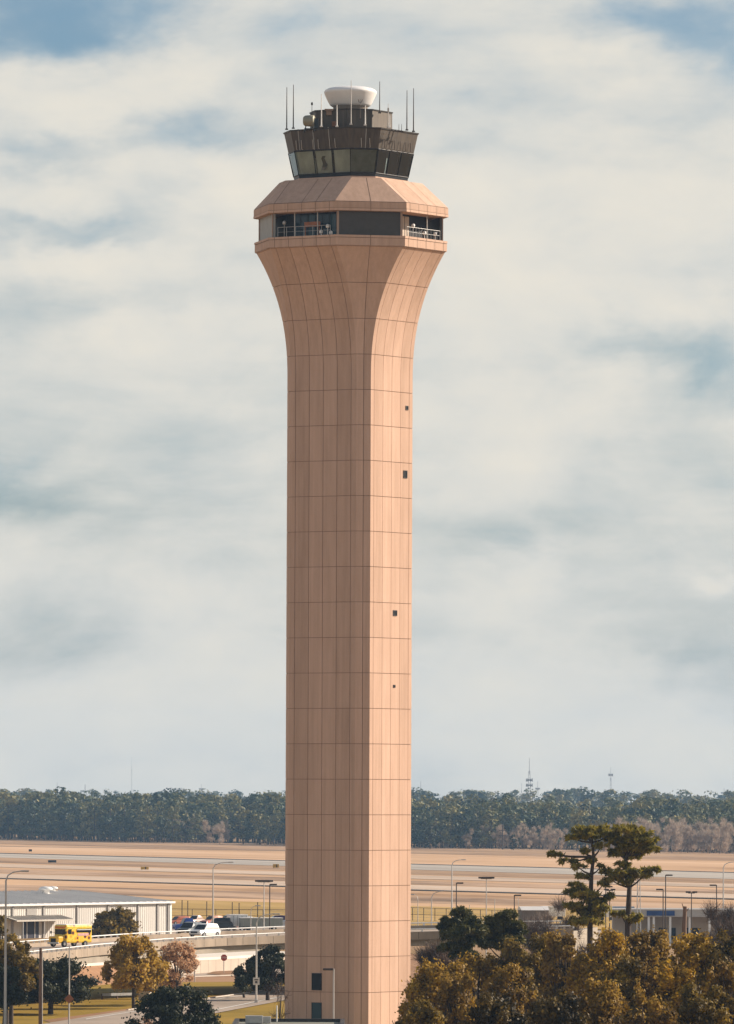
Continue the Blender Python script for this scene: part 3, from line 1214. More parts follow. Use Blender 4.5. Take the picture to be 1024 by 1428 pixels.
# ================================================================== WAREHOUSE
P1, P0 = G(238, 1303.5), G(0, 1309.5)
fd = (P0 - P1).normalized()           # along the facade, to the left
fn = Vector((-fd.y, fd.x, 0))
if fn.y > 0:
    fn = -fn                          # outward, towards camera
LEN, WID_, EAVE, RIDGE = 95.0, 21.0, 5.75, 7.3
wh = thing("warehouse", P1, "long low white metal warehouse with grey roof beside the overpass", "warehouse", rz=math.atan2(fd.y, fd.x))
sgn = 1.0                              # local x runs left along the facade; inward is local y*si
si = 1.0 if (Matrix.Rotation(math.atan2(fd.y, fd.x), 3, 'Z') @ Vector((0, 1, 0))).dot(-fn) > 0 else -1.0


def facade_s(px):
    d_ = ray(px, 1290)
    # intersect plan ray t*(dx,dy) with P1 + s*fd
    A = np.array([[d_.x, -fd.x], [d_.y, -fd.y]])
    t_, s_ = np.linalg.solve(A, np.array([P1.x, P1.y]))
    return s_


M_metal = mat("white_ribbed_cladding", (.60, .57, .52), .55, var=.06, scale=.4, stretch=(1, 1, .2))
M_roofg = mat("grey_metal_roof", (.64, .62, .59), .6, var=.12, scale=.12, stretch=(1, .2, 1))
M_trim = mat("grey_trim", (.30, .28, .26), .6)
mb = MB()
mb.face([(0, 0, 0), (LEN, 0, 0), (LEN, 0, EAVE), (0, 0, EAVE)])
mb.face([(0, 0, 0), (0, 0, EAVE), (0, si * WID_, RIDGE), (0, si * 2 * WID_, EAVE), (0, si * 2 * WID_, 0)])
mb.face([(LEN, 0, 0), (LEN, 0, EAVE), (LEN, si * WID_, RIDGE), (LEN, si * 2 * WID_, EAVE), (LEN, si * 2 * WID_, 0)])
mb.face([(0, si * 2 * WID_, 0), (LEN, si * 2 * WID_, 0), (LEN, si * 2 * WID_, EAVE), (0, si * 2 * WID_, EAVE)])
nr = int(LEN / .62)
for i in range(nr):
    mb.box((.3 + i * .62, -si * .025, EAVE / 2), (.11, .04, EAVE - .3), None)
mb.build("wall", M_metal, wh)
mb = MB()
ov = .5
for ya, za, yb, zb in ((-si * ov, EAVE - .02, si * WID_, RIDGE + .1), (si * (2 * WID_ + ov), EAVE - .02, si * WID_, RIDGE + .1)):
    mb.face([(-ov, ya, za), (LEN + ov, ya, za), (LEN + ov, yb, zb), (-ov, yb, zb)])
for i in range(int(LEN / 2.0)):
    mb.add([(i * 2, -si * ov, EAVE), (i * 2 + .12, -si * ov, EAVE), (i * 2 + .12, si * WID_, RIDGE + .12), (i * 2, si * WID_, RIDGE + .12),
            (i * 2 + .06, -si * ov, EAVE + .12), (i * 2 + .06, si * WID_, RIDGE + .24)], [(0, 4, 5, 3), (4, 1, 2, 5)])
whr = mb.build("roof", M_roofg, wh)
mb = MB()
mb.box((LEN / 2, -si * (ov + .08), EAVE - .16), (LEN + 1, .16, .32))
mb.build("gutter", M_white, wh)
for px in (17, 60, 107, 150, 192, 219, 234):
    s_ = facade_s(px)
    mb = MB()
    mb.box((s_, -si * .16, EAVE / 2 - .1), (.4, .14, EAVE - .3))
    mb.build("downpipe", M_trim, wh)
mb = MB()
mb.box((.15, -si * .02, EAVE / 2), (.5, .3, EAVE - .25))
mb.build("corner_trim", M_white, wh)
# window, doorway, canopy
s_ = facade_s(43)
mb = MB()
mb.box((s_, -si * .1, 4.4), (2.6, .12, 1.1))
mb.build("window", mat("dull_window_grey", (.34, .32, .29), .4), wh)
sa, sb = facade_s(53), facade_s(31)
mb = MB()
mb.box(((sa + sb) / 2, -si * .12, 1.45), (sb - sa, .14, 2.9))
mb.build("doorway", mat("navy_door", (.012, .012, .03), .5), wh)
mb = MB()
for px in (47, 36):
    s_ = facade_s(px)
    mb.box((s_, -si * .25, 1.4), (.12, .1, 2.8))
mb.build("door_post", M_white, wh)
sa, sb = facade_s(83), facade_s(4)
mb = MB()
cw = sb - sa
mb.face([(sa, -si * .1, 3.75), (sb, -si * .1, 3.75), (sb, -si * 2.8, 3.1), (sa, -si * 2.8, 3.1)])
mb.face([(sa, -si * .1, 3.6), (sb, -si * .1, 3.6), (sb, -si * 2.8, 2.95), (sa, -si * 2.8, 2.95)])
mb.box(((sa + sb) / 2, -si * 2.85, 3.02), (cw, .12, .26))
for i in range(int(cw / .8)):
    mb.add([(sa + i * .8, -si * .1, 3.76), (sa + i * .8 + .1, -si * .1, 3.76), (sa + i * .8 + .1, -si * 2.8, 3.13), (sa + i * .8, -si * 2.8, 3.13),
            (sa + i * .8 + .05, -si * .1, 3.86), (sa + i * .8 + .05, -si * 2.8, 3.23)], [(0, 4, 5, 3), (4, 1, 2, 5)])
cn = mb.build("canopy", mat("canopy_metal", (.50, .46, .40), .6, var=.1, scale=.5), wh)
for px in (78, 44, 14):
    s_ = facade_s(px)
    mb = MB()
    mb.tube([(s_, -si * 2.7, 0), (s_, -si * 2.7, 2.95)], .07, 6)
    mb.build("canopy_post", M_white, cn)
for px, yin, r_ in ((64, 16.0, 1.05), (74, 20.0, .75)):
    dd_ = ray(px, 1245)
    o_ = P1 - fn * yin
    t_, s_ = np.linalg.solve(np.array([[dd_.x, -fd.x], [dd_.y, -fd.y]]), np.array([o_.x, o_.y]))
    zz = EAVE + (RIDGE - EAVE) * yin / WID_
    mb = MB()
    mb.lathe([(.6 * r_, -.1), (.6 * r_, .6 * r_), (1.1 * r_, .65 * r_), (1.15 * r_, .95 * r_), (.8 * r_, 1.2 * r_), (.01, 1.28 * r_)], (s_, si * yin, zz), 20)
    mb.build("roof_vent", M_white, whr)

# ================================================================== POLES
def cobra(px, ytop, h, arm, label, m=None, head=True, name="street_lamp", group=None, d=None, rise=.55, armh=None, armdir=None, r=.09):
    """street lamp whose pole top sits at photo (px, ytop); arm: px reach (+right)"""
    if d is None:
        d = (CAMZ - h) * FPX / (ytop - 1110)
    top = at(px, ytop, d)
    base = Vector((top.x, d, 0))
    o = thing(name, base, label, "street lamp", group)
    m = m or M_lamp_pole
    H = top.z
    mb = MB()
    mb.tube([(0, 0, 0), (0, 0, H * .5), (0, 0, H - .4)], [r * 1.25, r, r * .75], 8)
    mb.box((0, 0, .25), (r * 4, r * 4, .5), bev=.04)
    mb.build("pole", m, o)
    al = arm * d / FPX
    mb = MB()
    mb.tube([(0, 0, H - .5), (al * .12, 0, H + rise * .15), (al * .45, 0, H + rise * .75), (al, 0, H + rise)], [r * .7, r * .6, r * .5, r * .45], 6)
    mb.build("arm", m, o)
    if head:
        mb = MB()
        s_ = 1 if al > 0 else -1
        mb.box((al + s_ * .3, 0, H + rise - .02), (.85, .32, .16), bev=.05)
        mb.build("lamp_head", M_steel, o)
    return o


def tee(px, ytop, h, label, heads=2, m=None, d=None, span=1.6, r=.085):
    if d is None:
        d = (CAMZ - h) * FPX / (ytop - 1110)
    top = at(px, ytop, d)
    o = thing("floodlight_mast" if heads > 1 else "area_light", Vector((top.x, d, 0)), label, "light pole")
    H = top.z
    m = m or M_lamp_pole
    mb = MB()
    mb.tube([(0, 0, 0), (0, 0, H)], [r * 1.2, r * .75], 8)
    mb.build("pole", m, o)
    mb = MB()
    mb.tube([(-span, 0, H - .1), (span, 0, H - .1)], .07, 6)
    mb.build("crossarm", m, o)
    for i in range(heads):
        x = -span + 2 * span * i / max(1, heads - 1)
        mb = MB()
        mb.box((x, -.1, H + .05), (.75, .5, .26), bev=.05)
        mb.build("lamp_head", M_dark_pole, o)
    return o


def post_light(px, ytop, h, side, label, m=None, r=.075, d=None):
    if d is None:
        d = (CAMZ - h) * FPX / (ytop - 1110)
    top = at(px, ytop, d)
    o = thing("area_light", Vector((top.x, d, 0)), label, "light pole")
    H = top.z
    mb = MB()
    mb.tube([(0, 0, 0), (0, 0, H)], [r * 1.2, r], 8)
    mb.build("pole", m or M_dark_pole, o)
    mb = MB()
    mb.box((side * .55, 0, H - .05), (1.0, .4, .22), bev=.05)
    mb.build("lamp_head", M_dark_pole, o)
    return o


cobra(8.5, 1222, 15, 22, "tall pale street lamp at the left edge with its arm over the warehouse roof", d=715, r=.12)
cobra(297.5, 1207, 13, 22, "tall street lamp rising behind the white car on the overpass", r=.12)
o = cobra(358, 1281, 9, 24, "street lamp with a square sign, left of the tower beside the dark oak", d=812, r=.10)
mb = MB()
mb.box((0, -.14, 2.6), (.75, .05, .85))
mb.build("sign_plate", mat("sign_back_white", (.62, .60, .55), .5), o)
mb = MB()
mb.box((0, -.175, 2.78), (.45, .01, .12))
mb.box((0, -.175, 2.5), (.28, .01, .26))
mb.build("sign_symbol", M_dark_pole, o)
cobra(350, 1268, 8, 7, "small slender street lamp on the overpass left of the tower", d=1060, r=.07)
cobra(602, 1247, 8.5, 22, "street lamp right of the tower with a long arm over the overpass", r=.10)
cobra(630.5, 1203, 12, 14, "tallest street lamp right of the tower, behind the dark pines", r=.12)
cobra(1009, 1206, 12, 18, "street lamp by the bare bush near the right edge of the airfield view", r=.12)
cobra(583, 1252, 7.5, -6, "slender short street lamp right beside the tower", r=.07)
tee(368.5, 1229, 12, "white pole with a cross of floodlights left of the tower", 4, span=.9)
post_light(376.5, 1233, 11, 1, "dark square-headed light pole just left of the tower by the white floodlight pole")
tee(678.5, 1224.5, 12, "pole with twin floodlights above the dark pines right of the tower", 4, span=.8)
post_light(636.7, 1231, 11, 1, "dark light pole next to the tallest street lamp right of the tower")
post_light(717.5, 1248, 9, 1, "short dark light pole right of the twin pines by the grey shed")
post_light(928.5, 1220, 12, 1, "tall dark light pole behind the blue-signed terminal")
post_light(925.0, 1240, 10, -1, "shorter dark light pole just behind the taller one at the blue-signed terminal")
tee(964.5, 1244.5, 9.5, "dark double-headed light pole right of the blue sign", 2, M_dark_pole, span=.5)
post_light(999.5, 1234, 10.5, -1, "dark light pole above the bare bush near the right edge")
post_light(845, 1236, 10, 1, "dark light pole seen between the two tall pines")
tee(850.5, 1241, 9.5, "dark double-headed pole seen between the trunks of the tall pines", 2, M_dark_pole, span=.5)
o = post_light(465.5, 1351, 7, -1, "slim pale light pole standing in front of the tower's door", M_lamp_pole, .075, d=690)
# pair of masts with braces right of the second pine
o = thing("lattice_pole", Vector((at(891, 1222, 1140).x, 1140, 0)), "narrow twin-legged lattice pole right of the taller pine", "pole")
H = at(891, 1218, 1140).z
mb = MB()
for sx in (-.35, .35):
    mb.tube([(sx, 0, 0), (sx * .5, 0, H)], .07, 6)
for i in range(6):
    z0_, z1_ = H * i / 6, H * (i + 1) / 6
    w0_, w1_ = .35 - .175 * i / 6, .35 - .175 * (i + 1) / 6
    mb.tube([(-w0_, 0, z0_), (w1_, 0, z1_)], .035, 4)
mb.build("mast", M_steel, o)

o = thing("utility_pole", Vector((at(57, 1322, 705).x, 705, 0)), "brown wooden pole without wires in front of the dark oak at the left", "pole")
H = at(57, 1322, 705).z
mb = MB()
mb.tube([(0, 0, 0), (0, 0, H * .5), (0, 0, H)], [.19, .17, .14], 10)
mb.build("pole", M_wood, o)
mb = MB()
mb.tube([(.2, -.12, .3), (.17, -.12, H * .95)], .05, 6)
mb.build("conduit", M_lamp_pole, o)
d_ = 732
o = thing("sign_pole", Vector((at(97, 1318, d_).x, d_, 0)), "slim grey pole carrying a rusty diamond sign beside the dark oak", "pole")
H = at(97, 1318, d_).z
mb = MB()
mb.tube([(0, 0, 0), (0, 0, H)], [.09, .06], 8)
mb.build("pole", M_lamp_pole, o)
mb = MB()
M = Matrix.Translation((0, -.1, at(97, 1393, d_).z)) @ Matrix.Rotation(R(45), 4, 'Y')
mb.box((0, 0, 0), (.72, .03, .72), M, bev=.01)
mb.build("sign_plate", mat("rusty_orange_sign", (.26, .09, .03), .6, var=.2, scale=3), o)
d_ = 905
o = thing("marker_pole", Vector((at(272, 1306, d_).x, d_, 0)), "thin pale pole rising through the pinkish tree by the overpass", "pole")
H = at(272, 1306, d_).z
mb = MB()
mb.tube([(0, 0, 0), (0, 0, H)], [.07, .05], 8)
mb.build("pole", M_lamp_pole, o)
mb = MB()
mb.box((0, 0, H + .08), (.2, .2, .2), bev=.04)
mb.build("cap", M_steel, o)
d_ = 720
# dead trunk at the right
d_ = 800
o = thing("dead_tree", Vector((at(955, 1265, d_).x, d_, 0)), "bare broken dead trunk standing before the blue-signed terminal", "tree")
H = at(955, 1264, d_).z
mb = MB()
mb.tube([(0, 0, 0), (.1, 0, H * .4), (-.05, 0, H * .8), (.05, .02, H)], [.34, .30, .26, .22], 9)
mb.build("trunk", M_wood, o)
mb = MB()
mb.tube([(0, 0, H * .93), (.45, 0, H * .98)], [.12, .05], 6)
mb.tube([(0, 0, H * .95), (-.3, 0, H * 1.03)], [.10, .04], 6)
mb.build("branch", M_wood, o)

# stop sign
p = G(312.5, 1358.5)
o = thing("stop_sign", p, "red octagonal stop sign on a thin post beside the frontage road under the overpass", "road sign")
zc = at(312.5, 1335.5, p.y).z
mb = MB()
mb.tube([(0, 0, 0), (0, 0, zc + .1)], .045, 6)
mb.build("post", M_steel, o)
mb = MB()
rr = .46
f = [(rr * math.cos(R(22.5 + 45 * k)), -.06, zc + rr * math.sin(R(22.5 + 45 * k))) for k in range(8)]
bk = [(x, -.03, z) for x, y, z in f]
mb.face(f)
mb.face(bk[::-1])
for k in range(8):
    mb.face([f[k], bk[k], bk[(k + 1) % 8], f[(k + 1) % 8]])
pl = mb.build("sign_plate", mat("stop_sign_red", (.38, .05, .03), .5), o)
cu = bpy.data.curves.new("stop_text", 'FONT')
cu.body = "STOP"
cu.align_x = 'CENTER'
cu.align_y = 'CENTER'
cu.size = .34
tmp = bpy.data.objects.new("lettering", cu)
COL.objects.link(tmp)
me = bpy.data.meshes.new_from_object(tmp.evaluated_get(bpy.context.evaluated_depsgraph_get()))
COL.objects.unlink(tmp)
bpy.data.objects.remove(tmp)
lt = bpy.data.objects.new("lettering", me)
me.materials.append(M_white)
COL.objects.link(lt)
lt.parent = pl
lt.location = (0, -.068, zc)
lt.rotation_euler = (R(90), 0, 0)

# guard rail by the approach road
a_, b_ = G(143, 1394.5), G(186, 1393.5)
d = b_ - a_
o = thing("guardrail", (a_ + b_) / 2, "short dark roadside guardrail on the lawn beneath the overpass", "guardrail", rz=math.atan2(d.y, d.x))
mb = MB()
mb.box((0, 0, .62), (d.length, .08, .32))
mb.build("rail", M_steel, o)
for sx in (-.49, 0, .49):
    mb = MB()
    mb.box((sx * d.length, .1, .35), (.16, .12, .7))
    mb.build("post", M_wood, o)

# ================================================================== VEHICLES
def car(name, label, cat, pos, hdg, L_=4.6, W_=1.85, H_=1.65, paint=None, style="suv", group=None):
    o = thing(name, pos, label, cat, group, rz=hdg)
    hw = W_ / 2
    mb = MB()

    def sect(x, zb, zt_, w_b, w_t):
        return [(x, -w_b, zb), (x, -w_b * 1.03, zb + (zt_ - zb) * .5), (x, -w_t, zt_), (x, w_t, zt_), (x, w_b * 1.03, zb + (zt_ - zb) * .5), (x, w_b, zb)]

    def loft(secs):
        n = 6
        for i in range(len(secs) - 1):
            mb.add(secs[i] + secs[i + 1], [(k, (k + 1) % n, n + (k + 1) % n, n + k) for k in range(n)])
        mb.add(secs[0], [tuple(range(n))])
        mb.add(secs[-1], [tuple(range(n))[::-1]])

    bel = H_ * .55
    hood = H_ * .53
    f = L_ / 2
    if style == "pickup":
        loft([sect(f, .45, hood * .85, hw * .86, hw * .8), sect(f - .25, .3, hood, hw * .95, hw * .9), sect(f - 1.4, .3, bel, hw, hw * .95), sect(-f + .1, .3, bel, hw, hw * .95), sect(-f, .4, bel * .95, hw * .95, hw * .92)])
        cabx = (f - 1.4, f - 2.0, -.5, -.7)
    else:
        loft([sect(f, .42, hood * .82, hw * .80, hw * .74), sect(f - .22, .28, hood * .94, hw * .94, hw * .86), sect(f - 1.15, .25, bel, hw, hw * .94), sect(-f + .5, .25, bel, hw, hw * .94), sect(-f + .1, .3, bel * .97, hw * .95, hw * .9), sect(-f, .42, bel * .85, hw * .88, hw * .82)])
        cabx = (f - 1.05, f - 1.85, -f + .55, -f + .12) if style in ("suv", "van") else (f - 1.3, f - 2.0, -f + 1.5, -f + .75)
    x0, x1, x2, x3 = cabx
    tw = hw * .74
    loft([sect(x0, bel - .02, bel + .02, hw * .9, hw * .9), sect(x1, bel - .02, H_ - .06, hw * .93, tw), sect((x1 + x2) / 2, bel - .02, H_, hw * .93, tw), sect(x2, bel - .02, H_ - .05, hw * .93, tw), sect(x3, bel - .02, bel + .04, hw * .9, hw * .88)])
    mb.build("body", paint, o)
    for s_ in (-1, 1):                   # side glass
        g_ = MB()
        n = 2
        for i in range(n):
            xa = x1 - .02 + (x2 + .1 - x1) * i / n - (0.06 if i else -.25)
            xb = x1 + (x2 + .1 - x1) * (i + 1) / n
            z0_, z1_ = bel + .06, H_ - .16
            y0_ = hw * .955 - .01
            k = (z1_ - bel) / (H_ - bel)
            y1_ = hw * .955 + (tw * 1.03 - hw * .955) * k + .02
            g_.face([(xa, s_ * y0_, z0_), (xb, s_ * y0_, z0_), (xb, s_ * y1_, z1_), (xa - (.3 if i == 0 else 0), s_ * y1_, z1_)])
        g_.build("side_window", M_glassd, o)
    g_ = MB()
    z0_, z1_ = bel + .08, H_ - .14
    k0, k1 = (z0_ - bel) / (H_ - bel), (z1_ - bel) / (H_ - bel)
    g_.face([(x0 + (x1 - x0) * k0 + .05, -hw * .82, z0_), (x0 + (x1 - x0) * k0 + .05, hw * .82, z0_), (x0 + (x1 - x0) * k1 + .05, tw * .92, z1_), (x0 + (x1 - x0) * k1 + .05, -tw * .92, z1_)])
    g_.build("windscreen", M_glassd, o)
    g_ = MB()
    g_.box((f - .04, 0, .62), (.1, hw * 1.1, .22), bev=.02)
    g_.build("grille", M_black, o)
    for s_ in (-1, 1):
        h_ = MB()
        h_.box((f - .16, s_ * hw * .68, hood * .76), (.2, .36, .16), bev=.03)
        h_.build("headlight", M_headl, o)
        h_ = MB()
        h_.box((-f + .1, s_ * hw * .72, bel * .85), (.1, .2, .3), bev=.02)
        h_.build("taillight", M_taill, o)
    wr = .34
    for sx in (f - .85, -f + .85):
        for s_ in (-1, 1):
            w_ = MB()
            M = Matrix.Translation((sx, s_ * (hw - .06), wr)) @ Matrix.Rotation(R(90), 4, 'X')
            w_.lathe([(wr * .55, -.1), (wr * .95, -.11), (wr, -.06), (wr, .06), (wr * .95, .11), (wr * .55, .1)], (0, 0, 0), 20, M=M)
            wo = w_.build("wheel", M_black, o)
            r_ = MB()
            r_.lathe([(.01, .0), (wr * .55, .0)], (0, 0, s_ * -.09), 16, M=M)
            r_.lathe([(.01, .0), (wr * .55, .0)], (0, 0, s_ * .09), 16, M=M)
            r_.build("rim", M_chrome, wo)
    return o


def paint(name, c, rough=.3, metal=.1):
    return mat(name, c, rough, metal, spec=.5)


def on_deck(px, py, fr=None):
    """point of the deck under photo pixel"""
    z = deck_z(px)
    for _ in range(3):
        p = G(px, py, z)
    return Vector((p.x, p.y, z + .01))


car("sport_utility", "white sport utility car driving on the overpass, in front of the parked blue pickup", "car", on_deck(285.5, 1306.8), R(180 + 56), 4.5, 1.85, 1.66, paint("white_car_paint", (.75, .74, .72)))
car("sedan", "dark grey car just ahead of the white car on the overpass", "car", on_deck(265.5, 1303.5), R(180 + 66), 4.6, 1.85, 1.6, paint("grey_blue_car_paint", (.07, .09, .105)))

# sunflower bus
bpos = on_deck(97.5, 1320.5)
bus = thing("school_bus", bpos, "short yellow bus painted all over with sunflowers, driving on the overpass before the warehouse", "bus", rz=R(180 + 46))
bus.scale = (.88, .88, .88)


def sunflower():
    m, nt, b = nodes_of("sunflower_bus_paint")
    N, L = nt.nodes, nt.links
    tc = N.new("ShaderNodeTexCoord")
    vo = N.new("ShaderNodeTexVoronoi")
    vo.inputs["Scale"].default_value = 1.15
    vo.inputs["Randomness"].default_value = .75
    L.new(tc.outputs["Object"], vo.inputs["Vector"])
    cr = N.new("ShaderNodeValToRGB")
    cr.color_ramp.interpolation = 'CONSTANT'
    e = cr.color_ramp.elements
    e[0].position, e[0].color = 0.0, (.06, .022, .008, 1)
    e[1].position, e[1].color = .24, (.72, .30, .02, 1)
    k = e.new(.35)
    k.color = (.80, .56, .02, 1)
    k = e.new(.50)
    k.color = (.82, .62, .10, 1)
    k = e.new(.60)
    k.color = (.55, .38, .03, 1)
    k = e.new(.66)
    k.color = (.80, .52, .03, 1)
    L.new(vo.outputs["Distance"], cr.inputs["Fac"])
    L.new(cr.outputs["Color"], b.inputs["Base Color"])
    b.inputs["Roughness"].default_value = .4
    return m


M_bus = sunflower()
M_yel = mat("bus_yellow", (.78, .45, .03), .4, var=.15, scale=1)
LB, WB, HB = 6.0, 2.35, 2.95
mb = MB()
mb.box((-.6, 0, .55 + (HB - .55) / 2), (LB - 1.2, WB, HB - .55), bev=.22)
mb.build("body", M_bus, bus)
mb = MB()
mb.box((LB / 2 - .62, 0, .98), (1.3, WB * .8, .92), bev=.16)
mb.build("hood", M_yel, bus)
mb = MB()
mb.box((-.6, 0, HB + .02), (LB - 1.6, WB * .8, .12), bev=.05)
mb.build("roof_panel", M_white, bus)
mb = MB()
mb.box((1.79, 0, 2.02), (.06, WB * .84, .72), bev=.02)
mb.build("windscreen", M_glassd, bus)
mb = MB()
mb.box((1.80, 0, 2.62), (.07, WB * .8, .26), bev=.02)
mb.build("header_board", mat("bus_orange", (.62, .17, .03), .5, var=.4, scale=3), bus)
for s_ in (-1, 1):
    mb = MB()
    mb.box((-1.5, s_ * (WB / 2 + .005), 2.18), (2.6, .03, .5))
    wn = mb.build("window_strip", M_glassd, bus)
    mb = MB()
    mb.box((-1.5, s_ * (WB / 2 + .03), 2.3), (2.6, .02, .1))
    mb.build("banner", M_white, wn)
    mb = MB()
    mb.box((-1.35, s_ * (WB / 2 + .012), 1.66), (2.0, .03, .34))
    mb.build("banner", mat("bus_pink_banner", (.68, .38, .36), .5, var=.2, scale=4), bus)
    mb = MB()
    mb.box((1.1, s_ * (WB / 2 + .006), 2.05), (.6, .03, .66))
    mb.build("side_window", M_glassd, bus)
    mb = MB()
    mb.box((LB / 2 - .02, s_ * .75, 1.0), (.08, .26, .22), bev=.02)
    mb.build("headlight", M_headl, bus)
    mb = MB()
    mb.tube([(1.7, s_ * 1.1, 1.9), (2.1, s_ * 1.45, 2.0)], .025, 5)
    mb.box((2.1, s_ * 1.47, 1.95), (.1, .2, .35), bev=.03)
    mb.build("mirror", M_black, bus)
    for x in (LB / 2 - .95, -LB / 2 + 1.25):
        w_ = MB()
        M = Matrix.Translation((x, s_ * (WB / 2 - .12), .42)) @ Matrix.Rotation(R(90), 4, 'X')
        w_.lathe([(.2, -.14), (.40, -.15), (.42, -.08), (.42, .08), (.40, .15), (.2, .14)], (0, 0, 0), 20, M=M)
        wo = w_.build("wheel", M_black, bus)
        w_ = MB()
        w_.lathe([(.01, 0), (.2, 0)], (0, 0, s_ * -.13), 14, M=M)
        w_.lathe([(.01, 0), (.2, 0)], (0, 0, s_ * .13), 14, M=M)
        w_.build("rim", M_chrome, wo)
mb = MB()
mb.box((LB / 2 + .03, 0, .92), (.06, 1.0, .5), bev=.02)
mb.build("grille", M_black, bus)
mb = MB()
mb.box((LB / 2 + .08, 0, .55), (.16, WB * .9, .26), bev=.05)
mb.build("bumper", M_steel, bus)

# vehicles parked beyond the overpass
def park(px, py):
    p = G(px, py)
    return Vector((p.x, p.y, .17))


car("pickup_truck", "blue pickup truck parked beyond the overpass, beside the warehouse corner", "truck", park(263, 1300), R(200), 5.4, 2.0, 2.35, paint("blue_truck_paint", (.02, .06, .28)), "pickup")
car("parked_car", "dark red car parked right of the blue pickup beyond the overpass", "car", park(285, 1298.5), R(250), 4.4, 1.8, 1.7, paint("red_car_paint", (.40, .09, .06)), "suv")
car("parked_van", "black van parked behind the street lamp beyond the overpass", "van", park(305, 1299), R(190), 5.0, 2.0, 2.3, paint("black_car_paint", (.012, .012, .014)), "suv")
car("parked_car", "dark car at the far end of the parked row, nearest the tower", "car", park(378, 1293.5), R(200), 4.6, 1.8, 1.6, paint("plum_car_paint", (.03, .02, .05)), "suv")
car("parked_car", "silver car parked against the tower's left edge beyond the overpass", "car", park(393, 1296), R(180), 4.6, 1.8, 1.5, paint("silver_car_paint", (.5, .5, .5)), "suv")
car("parked_car", "small maroon car parked right of the black van", "car", park(317, 1298), R(235), 4.3, 1.8, 1.6, paint("maroon_paint", (.16, .04, .035)), "sedan")


for i, (px, py, hd, lb, c_, st) in enumerate([
        (250, 1291, 215, "orange-red car parked at the warehouse corner, left of the blue pickup", (.42, .13, .07), "suv"),
        (273, 1290, 240, "pale pink-beige car parked behind the blue pickup", (.50, .36, .30), "sedan"),
        (297, 1290.5, 225, "rust-orange car parked left of the black van", (.40, .15, .07), "suv"),
        (319, 1289.5, 210, "cream car parked between the black van and the box trailer", (.60, .54, .45), "suv"),
        (344, 1291, 200, "white car parked between the box trailer and the long grey-green trailer", (.68, .67, .64), "sedan"),
        (386, 1290, 190, "dark purple car parked at the back, beside the tower's left edge", (.06, .03, .08), "suv")]):
    car("parked_car", lb, "car", park(px, py), R(hd), 4.5, 1.8, 1.65, paint("car_paint_%s" % ("red", "beige", "rust", "cream", "white", "purple")[i], c_), st)


def box_trailer(name, label, cat, pos, rz, L_, W_, H_, m, stripes=True):
    o = thing(name, pos, label, cat, rz=rz)
    mb = MB()
    mb.box((0, 0, .7 + H_ / 2), (L_, W_, H_), bev=.06)
    b_ = mb.build("body", m, o)
    mb = MB()
    for i in range(int(L_ / .8)):
        for s_ in (-1, 1):
            mb.box((-L_ / 2 + .5 + i * .8, s_ * (W_ / 2 + .02), .7 + H_ / 2), (.06, .05, H_ - .2))
    mb.build("wall_ribs", M_trim, b_)
    mb = MB()
    mb.box((0, 0, .7 + H_ + .04), (L_ + .1, W_ + .1, .1), bev=.03)
    mb.build("roof", M_white, o)
    for x in (-L_ * .3, L_ * .3):
        for s_ in (-1, 1):
            w_ = MB()
            M = Matrix.Translation((x, s_ * (W_ / 2 - .15), .4)) @ Matrix.Rotation(R(90), 4, 'X')
            w_.lathe([(.05, -.12), (.38, -.13), (.4, -.06), (.4, .06), (.38, .13), (.05, .12)], (0, 0, 0), 18, M=M)
            w_.build("wheel", M_black, o)
    return o


box_trailer("box_trailer", "white box trailer parked right of the black van beyond the overpass", "trailer", park(331, 1298.5), R(20), 3.2, 2.2, 2.0, M_white)
box_trailer("flat_roofed_trailer", "long grey-green trailer with white roof parked left of the tower", "trailer", park(364, 1299), R(8), 7.5, 2.4, 1.5, mat("grey_green_trailer", (.24, .25, .21), .6, var=.1, scale=.6))
box_trailer("site_cabin", "white site cabin standing behind the grey bare bush right of the tower", "cabin", G(772, 1283), R(8), 4.3, 2.4, 1.9, M_white)
box_trailer("box_truck_body", "white box trailer half hidden left of the taller pine", "trailer", G(846, 1284), R(5), 3.2, 2.2, 1.9, M_white)
# grey shed
o = thing("shed", G(744, 1290), "low grey shed behind the bare bush, right of the dark pines", "shed", rz=R(10))
mb = MB()
mb.box((0, 0, 1.4), (5.0, 4, 2.8))
mb.build("wall", mat("grey_shed_wall", (.14, .115, .10), .8, var=.2, scale=.6), o)
mb = MB()
mb.add([(-2.7, -2.3, 2.8), (2.7, -2.3, 2.8), (2.7, 2.3, 2.8), (-2.7, 2.3, 2.8), (-2.7, 0, 3.5), (2.7, 0, 3.5)], [(0, 1, 5, 4), (2, 3, 4, 5), (0, 4, 3), (1, 2, 5), (3, 2, 1, 0)])
mb.build("roof", M_roofg, o)

# blue-signed terminal shelter at right
dS = 1150.0
pa, pb = at(852, 1268, dS), at(1040, 1268, dS)
tl = pb.x - pa.x
zt_, zb_ = at(920, 1267.5, dS).z, at(920, 1278.5, dS).z
o = thing("terminal_shelter", Vector(((pa.x + pb.x) / 2, dS, 0)), "low pale shelter building with a long blue sign band behind the autumn trees at right", "building")
M_pale = mat("pale_fascia", (.42, .40, .37), .6, var=.08, scale=.4)
mb = MB()
mb.box((0, 5, (zt_ + zb_) / 2), (tl, 10, zt_ - zb_))
mb.build("roof", M_pale, o)
mb = MB()
mb.box((0, 7, zb_ / 2), (tl - 1, 5, zb_))
mb.build("wall", mat("tan_shelter_wall", (.40, .33, .26), .8, var=.1, scale=.3), o)
M_bluesign = mat("blue_sign_panel", (.015, .06, .20), .4, var=.3, scale=1.2)
mx = (pa.x + pb.x) / 2
x0, x1 = at(902, 1270, dS).x - mx, at(941, 1270, dS).x - mx
mb = MB()
